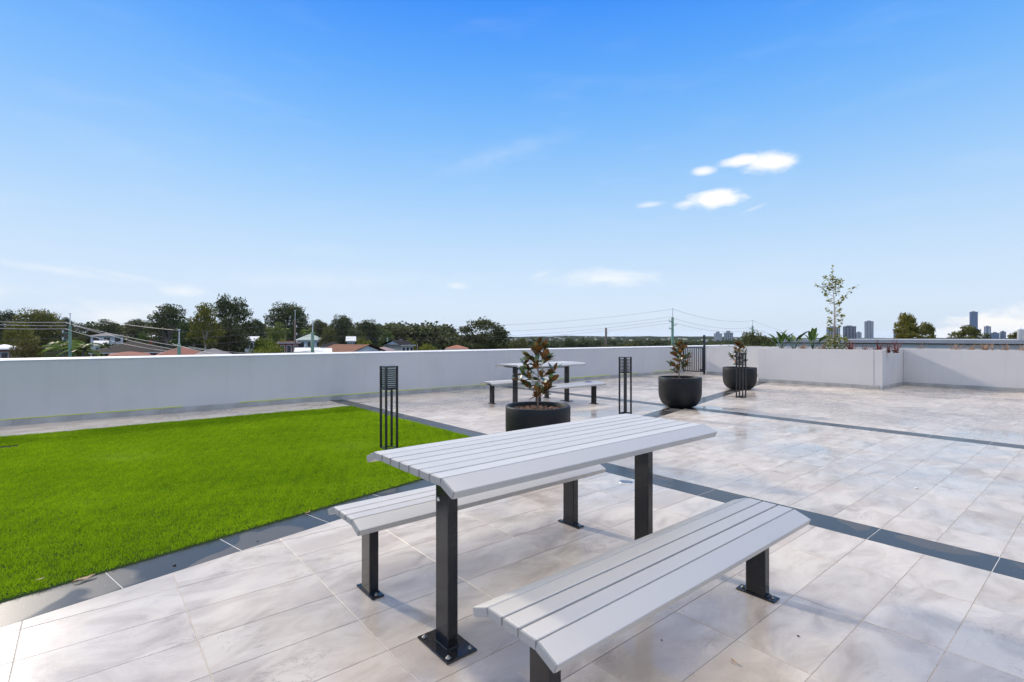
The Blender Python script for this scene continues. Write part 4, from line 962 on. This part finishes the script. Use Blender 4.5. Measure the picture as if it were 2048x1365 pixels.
# ------------------------------------------------------------------ poles and wires
M_POLE = flatm('green_painted_pole', (.14, .24, .19), .6); M_WOOD = flatm('weathered_pole', (.16, .13, .11), .8); M_WIRE = mat('pale_cable', (.50, .47, .43), .6); M_WIRED = mat('thin_dark_wire', (.13, .13, .14), .6)
def pole(px, ytop, D, r, m, label, arms=(), spike=True):
    zb = ground_z(px, D) - .3; h = zat(ytop, D) - zb; t = thing('power_pole', label, 'pole', pt(px, D, zb), HEAD - R(90), 'power poles beyond the wall')
    hs = h - (1.4 if spike else 0); MB().tube([(0, 0, 0), (0, 0, hs)], [r * 1.15, r], 10).build('shaft', m, t, True)
    if spike: MB().tube([(0, 0, hs - .3), (.03, 0, h)], [r * .35, r * .25], 6).build('top_spike', M_TRIM, t); MB().tube([(-.12, 0, h), (.12, 0, h)], .06, 6).build('insulator', M_TRIM, t)
    for (dz, s, ln) in arms:
        a = MB().tube([(0, 0, hs - dz), (s * ln, 0, hs - dz - .08 * s * 0 + .05)], [.09, .06], 6).build('arm', m, t); MB().tube([(s * ln, 0, hs - dz), (s * ln, 0, hs - dz + .35)], .07, 6).build('insulator', M_TRIM, a)
    return pt(px, D, zat(ytop, D)), hs + zb
D1, D2, D3, D4, D5, D6, D7 = 58, 52, 80, 62, 84, 150, 125
pole(140, 628, D1, .15, M_POLE, 'green pole at far left beside the palms', ((.8, -1, .8), (1.6, -1, .8))); pole(358, 660, D2, .17, M_POLE, 'short thick green pole in front of the red roof')
pole(590, 622, D3, .13, M_WOOD, 'grey leaning pole with insulators behind the brick wall', ((1.2, 1, .25), (2.4, 1, .25), (3.5, 1, .25))); pole(625, 642, D4, .19, M_POLE, 'thick green pole with bracket above the white roofs', ((1.8, -1, .9),))
pole(1345, 618, D5, .2, M_POLE, 'tall green pole with three side arms behind the middle magnolia', ((.7, -1, .55), (1.3, 1, .6), (1.9, -1, .55))); pole(1212, 656, D6, .3, M_WOOD, 'short brown pole left of the middle bollard', ((1.6, 1, .7),), False)
pole(1505, 641, D7, .22, M_POLE, 'green pole behind the farthest pot', ((.7, -1, .8), (1.2, 1, .8))); pole(775, 675, 110, .12, M_POLE, 'thin green pole left of the cream house', (), False); pole(835, 688, 90, .10, M_WOOD, 'small pole between the yellow green trees', (), False)
def wire(a, b, sag, r, m, label):
    (xa, ya, da), (xb, yb, db) = a, b; A, B = pt(xa, da, zat(ya, da)), pt(xb, db, zat(yb, db)); n = 18
    o = MB().tube([A.lerp(B, i / n) - Vector((0, 0, sag * 4 * (i / n) * (1 - i / n))) for i in range(n + 1)], r, 5).build('power_line', m, None, True); tag(o, label, 'cable', 'overhead wires')
ORD3 = (', topmost', ', middle', ', lowest')
w1 = 'thick pale cable running left from the leftmost pole'
for (ya, yb), nm in zip(((641, 645), (645, 652), (655, 658)), ORD3): wire((-260, ya - 16, 52), (134, yb, D1), .35, .035, M_WIRE, w1 + nm)
w2 = 'thick pale cable dropping from leftmost pole to thick pole'
for (ya, yb, xb), nm in zip(((645, 700, 352), (646, 702, 420), (658, 703, 335)), (', middle one', ', reaching farthest right', ', lowest one')): wire((130, ya, D1), (xb, yb, D2), .25, .035, M_WIRE, w2 + nm)
wire((205, 641, 70), (356, 661, D2), .15, .025, M_WIRE, 'pale cable reaching the top of the short thick pole'); wire((345, 688, D2), (470, 712, 45), .2, .025, M_WIRE, 'pale cable leaving the short thick pole to the right')
wire((378, 694, 56), (622, 702, D4), .5, .03, M_WIRE, 'pale cable sagging just above the wall to the thick green pole')
w3 = 'thin dark wire crossing the trees towards the leaning pole'
for (ya, yb), nm in zip(((684, 649), (700, 662), (712, 676)), ORD3): wire((-100, ya, 60), (590, yb, D3), .3, .016, M_WIRED, w3 + nm)
w4 = 'thin wire from leaning pole past fig to tall green pole'
for (ya, yb), nm in zip(((645, 619), (655, 634), (668, 640), (672, 646)), (', highest', ', second from top', ', third from top', ', lowest')): wire((592, ya, D3), (1343, yb, D5), 1.6, .014, M_WIRED, w4 + nm)
w5 = 'thin wire right from tall green pole to farther green pole'
for (ya, yb), nm in zip(((619, 642), (637, 655), (646, 660)), ORD3): wire((1347, ya, D5), (1503, yb, D7), .9, .018, M_WIRED, w5 + nm)
w6 = 'thin wire leaving the farther green pole to the right'
for (ya, yb), nm in zip(((642, 678), (658, 684)), (', upper', ', lower')): wire((1507, ya, D7), (1640, yb, 190), .8, .02, M_WIRED, w6 + nm)

# ------------------------------------------------------------------ the air
hz = bpy.data.materials.new('haze_air'); hz.use_nodes = True; hz.node_tree.nodes.clear()
ho = hz.node_tree.nodes.new('ShaderNodeOutputMaterial'); hv = hz.node_tree.nodes.new('ShaderNodeVolumePrincipled')
hv.inputs['Color'].default_value = (.80, .88, 1.0, 1); hv.inputs['Density'].default_value = HAZE; hz.node_tree.links.new(hv.outputs[0], ho.inputs['Volume'])
if HAZE > 0:
    hx = MB().box(-13500, 13500, -13500, 13500, -17, 105).build('haze', hz); tag(hx, 'thin bluish air between the terrace and the far hills', 'haze', kind='stuff')
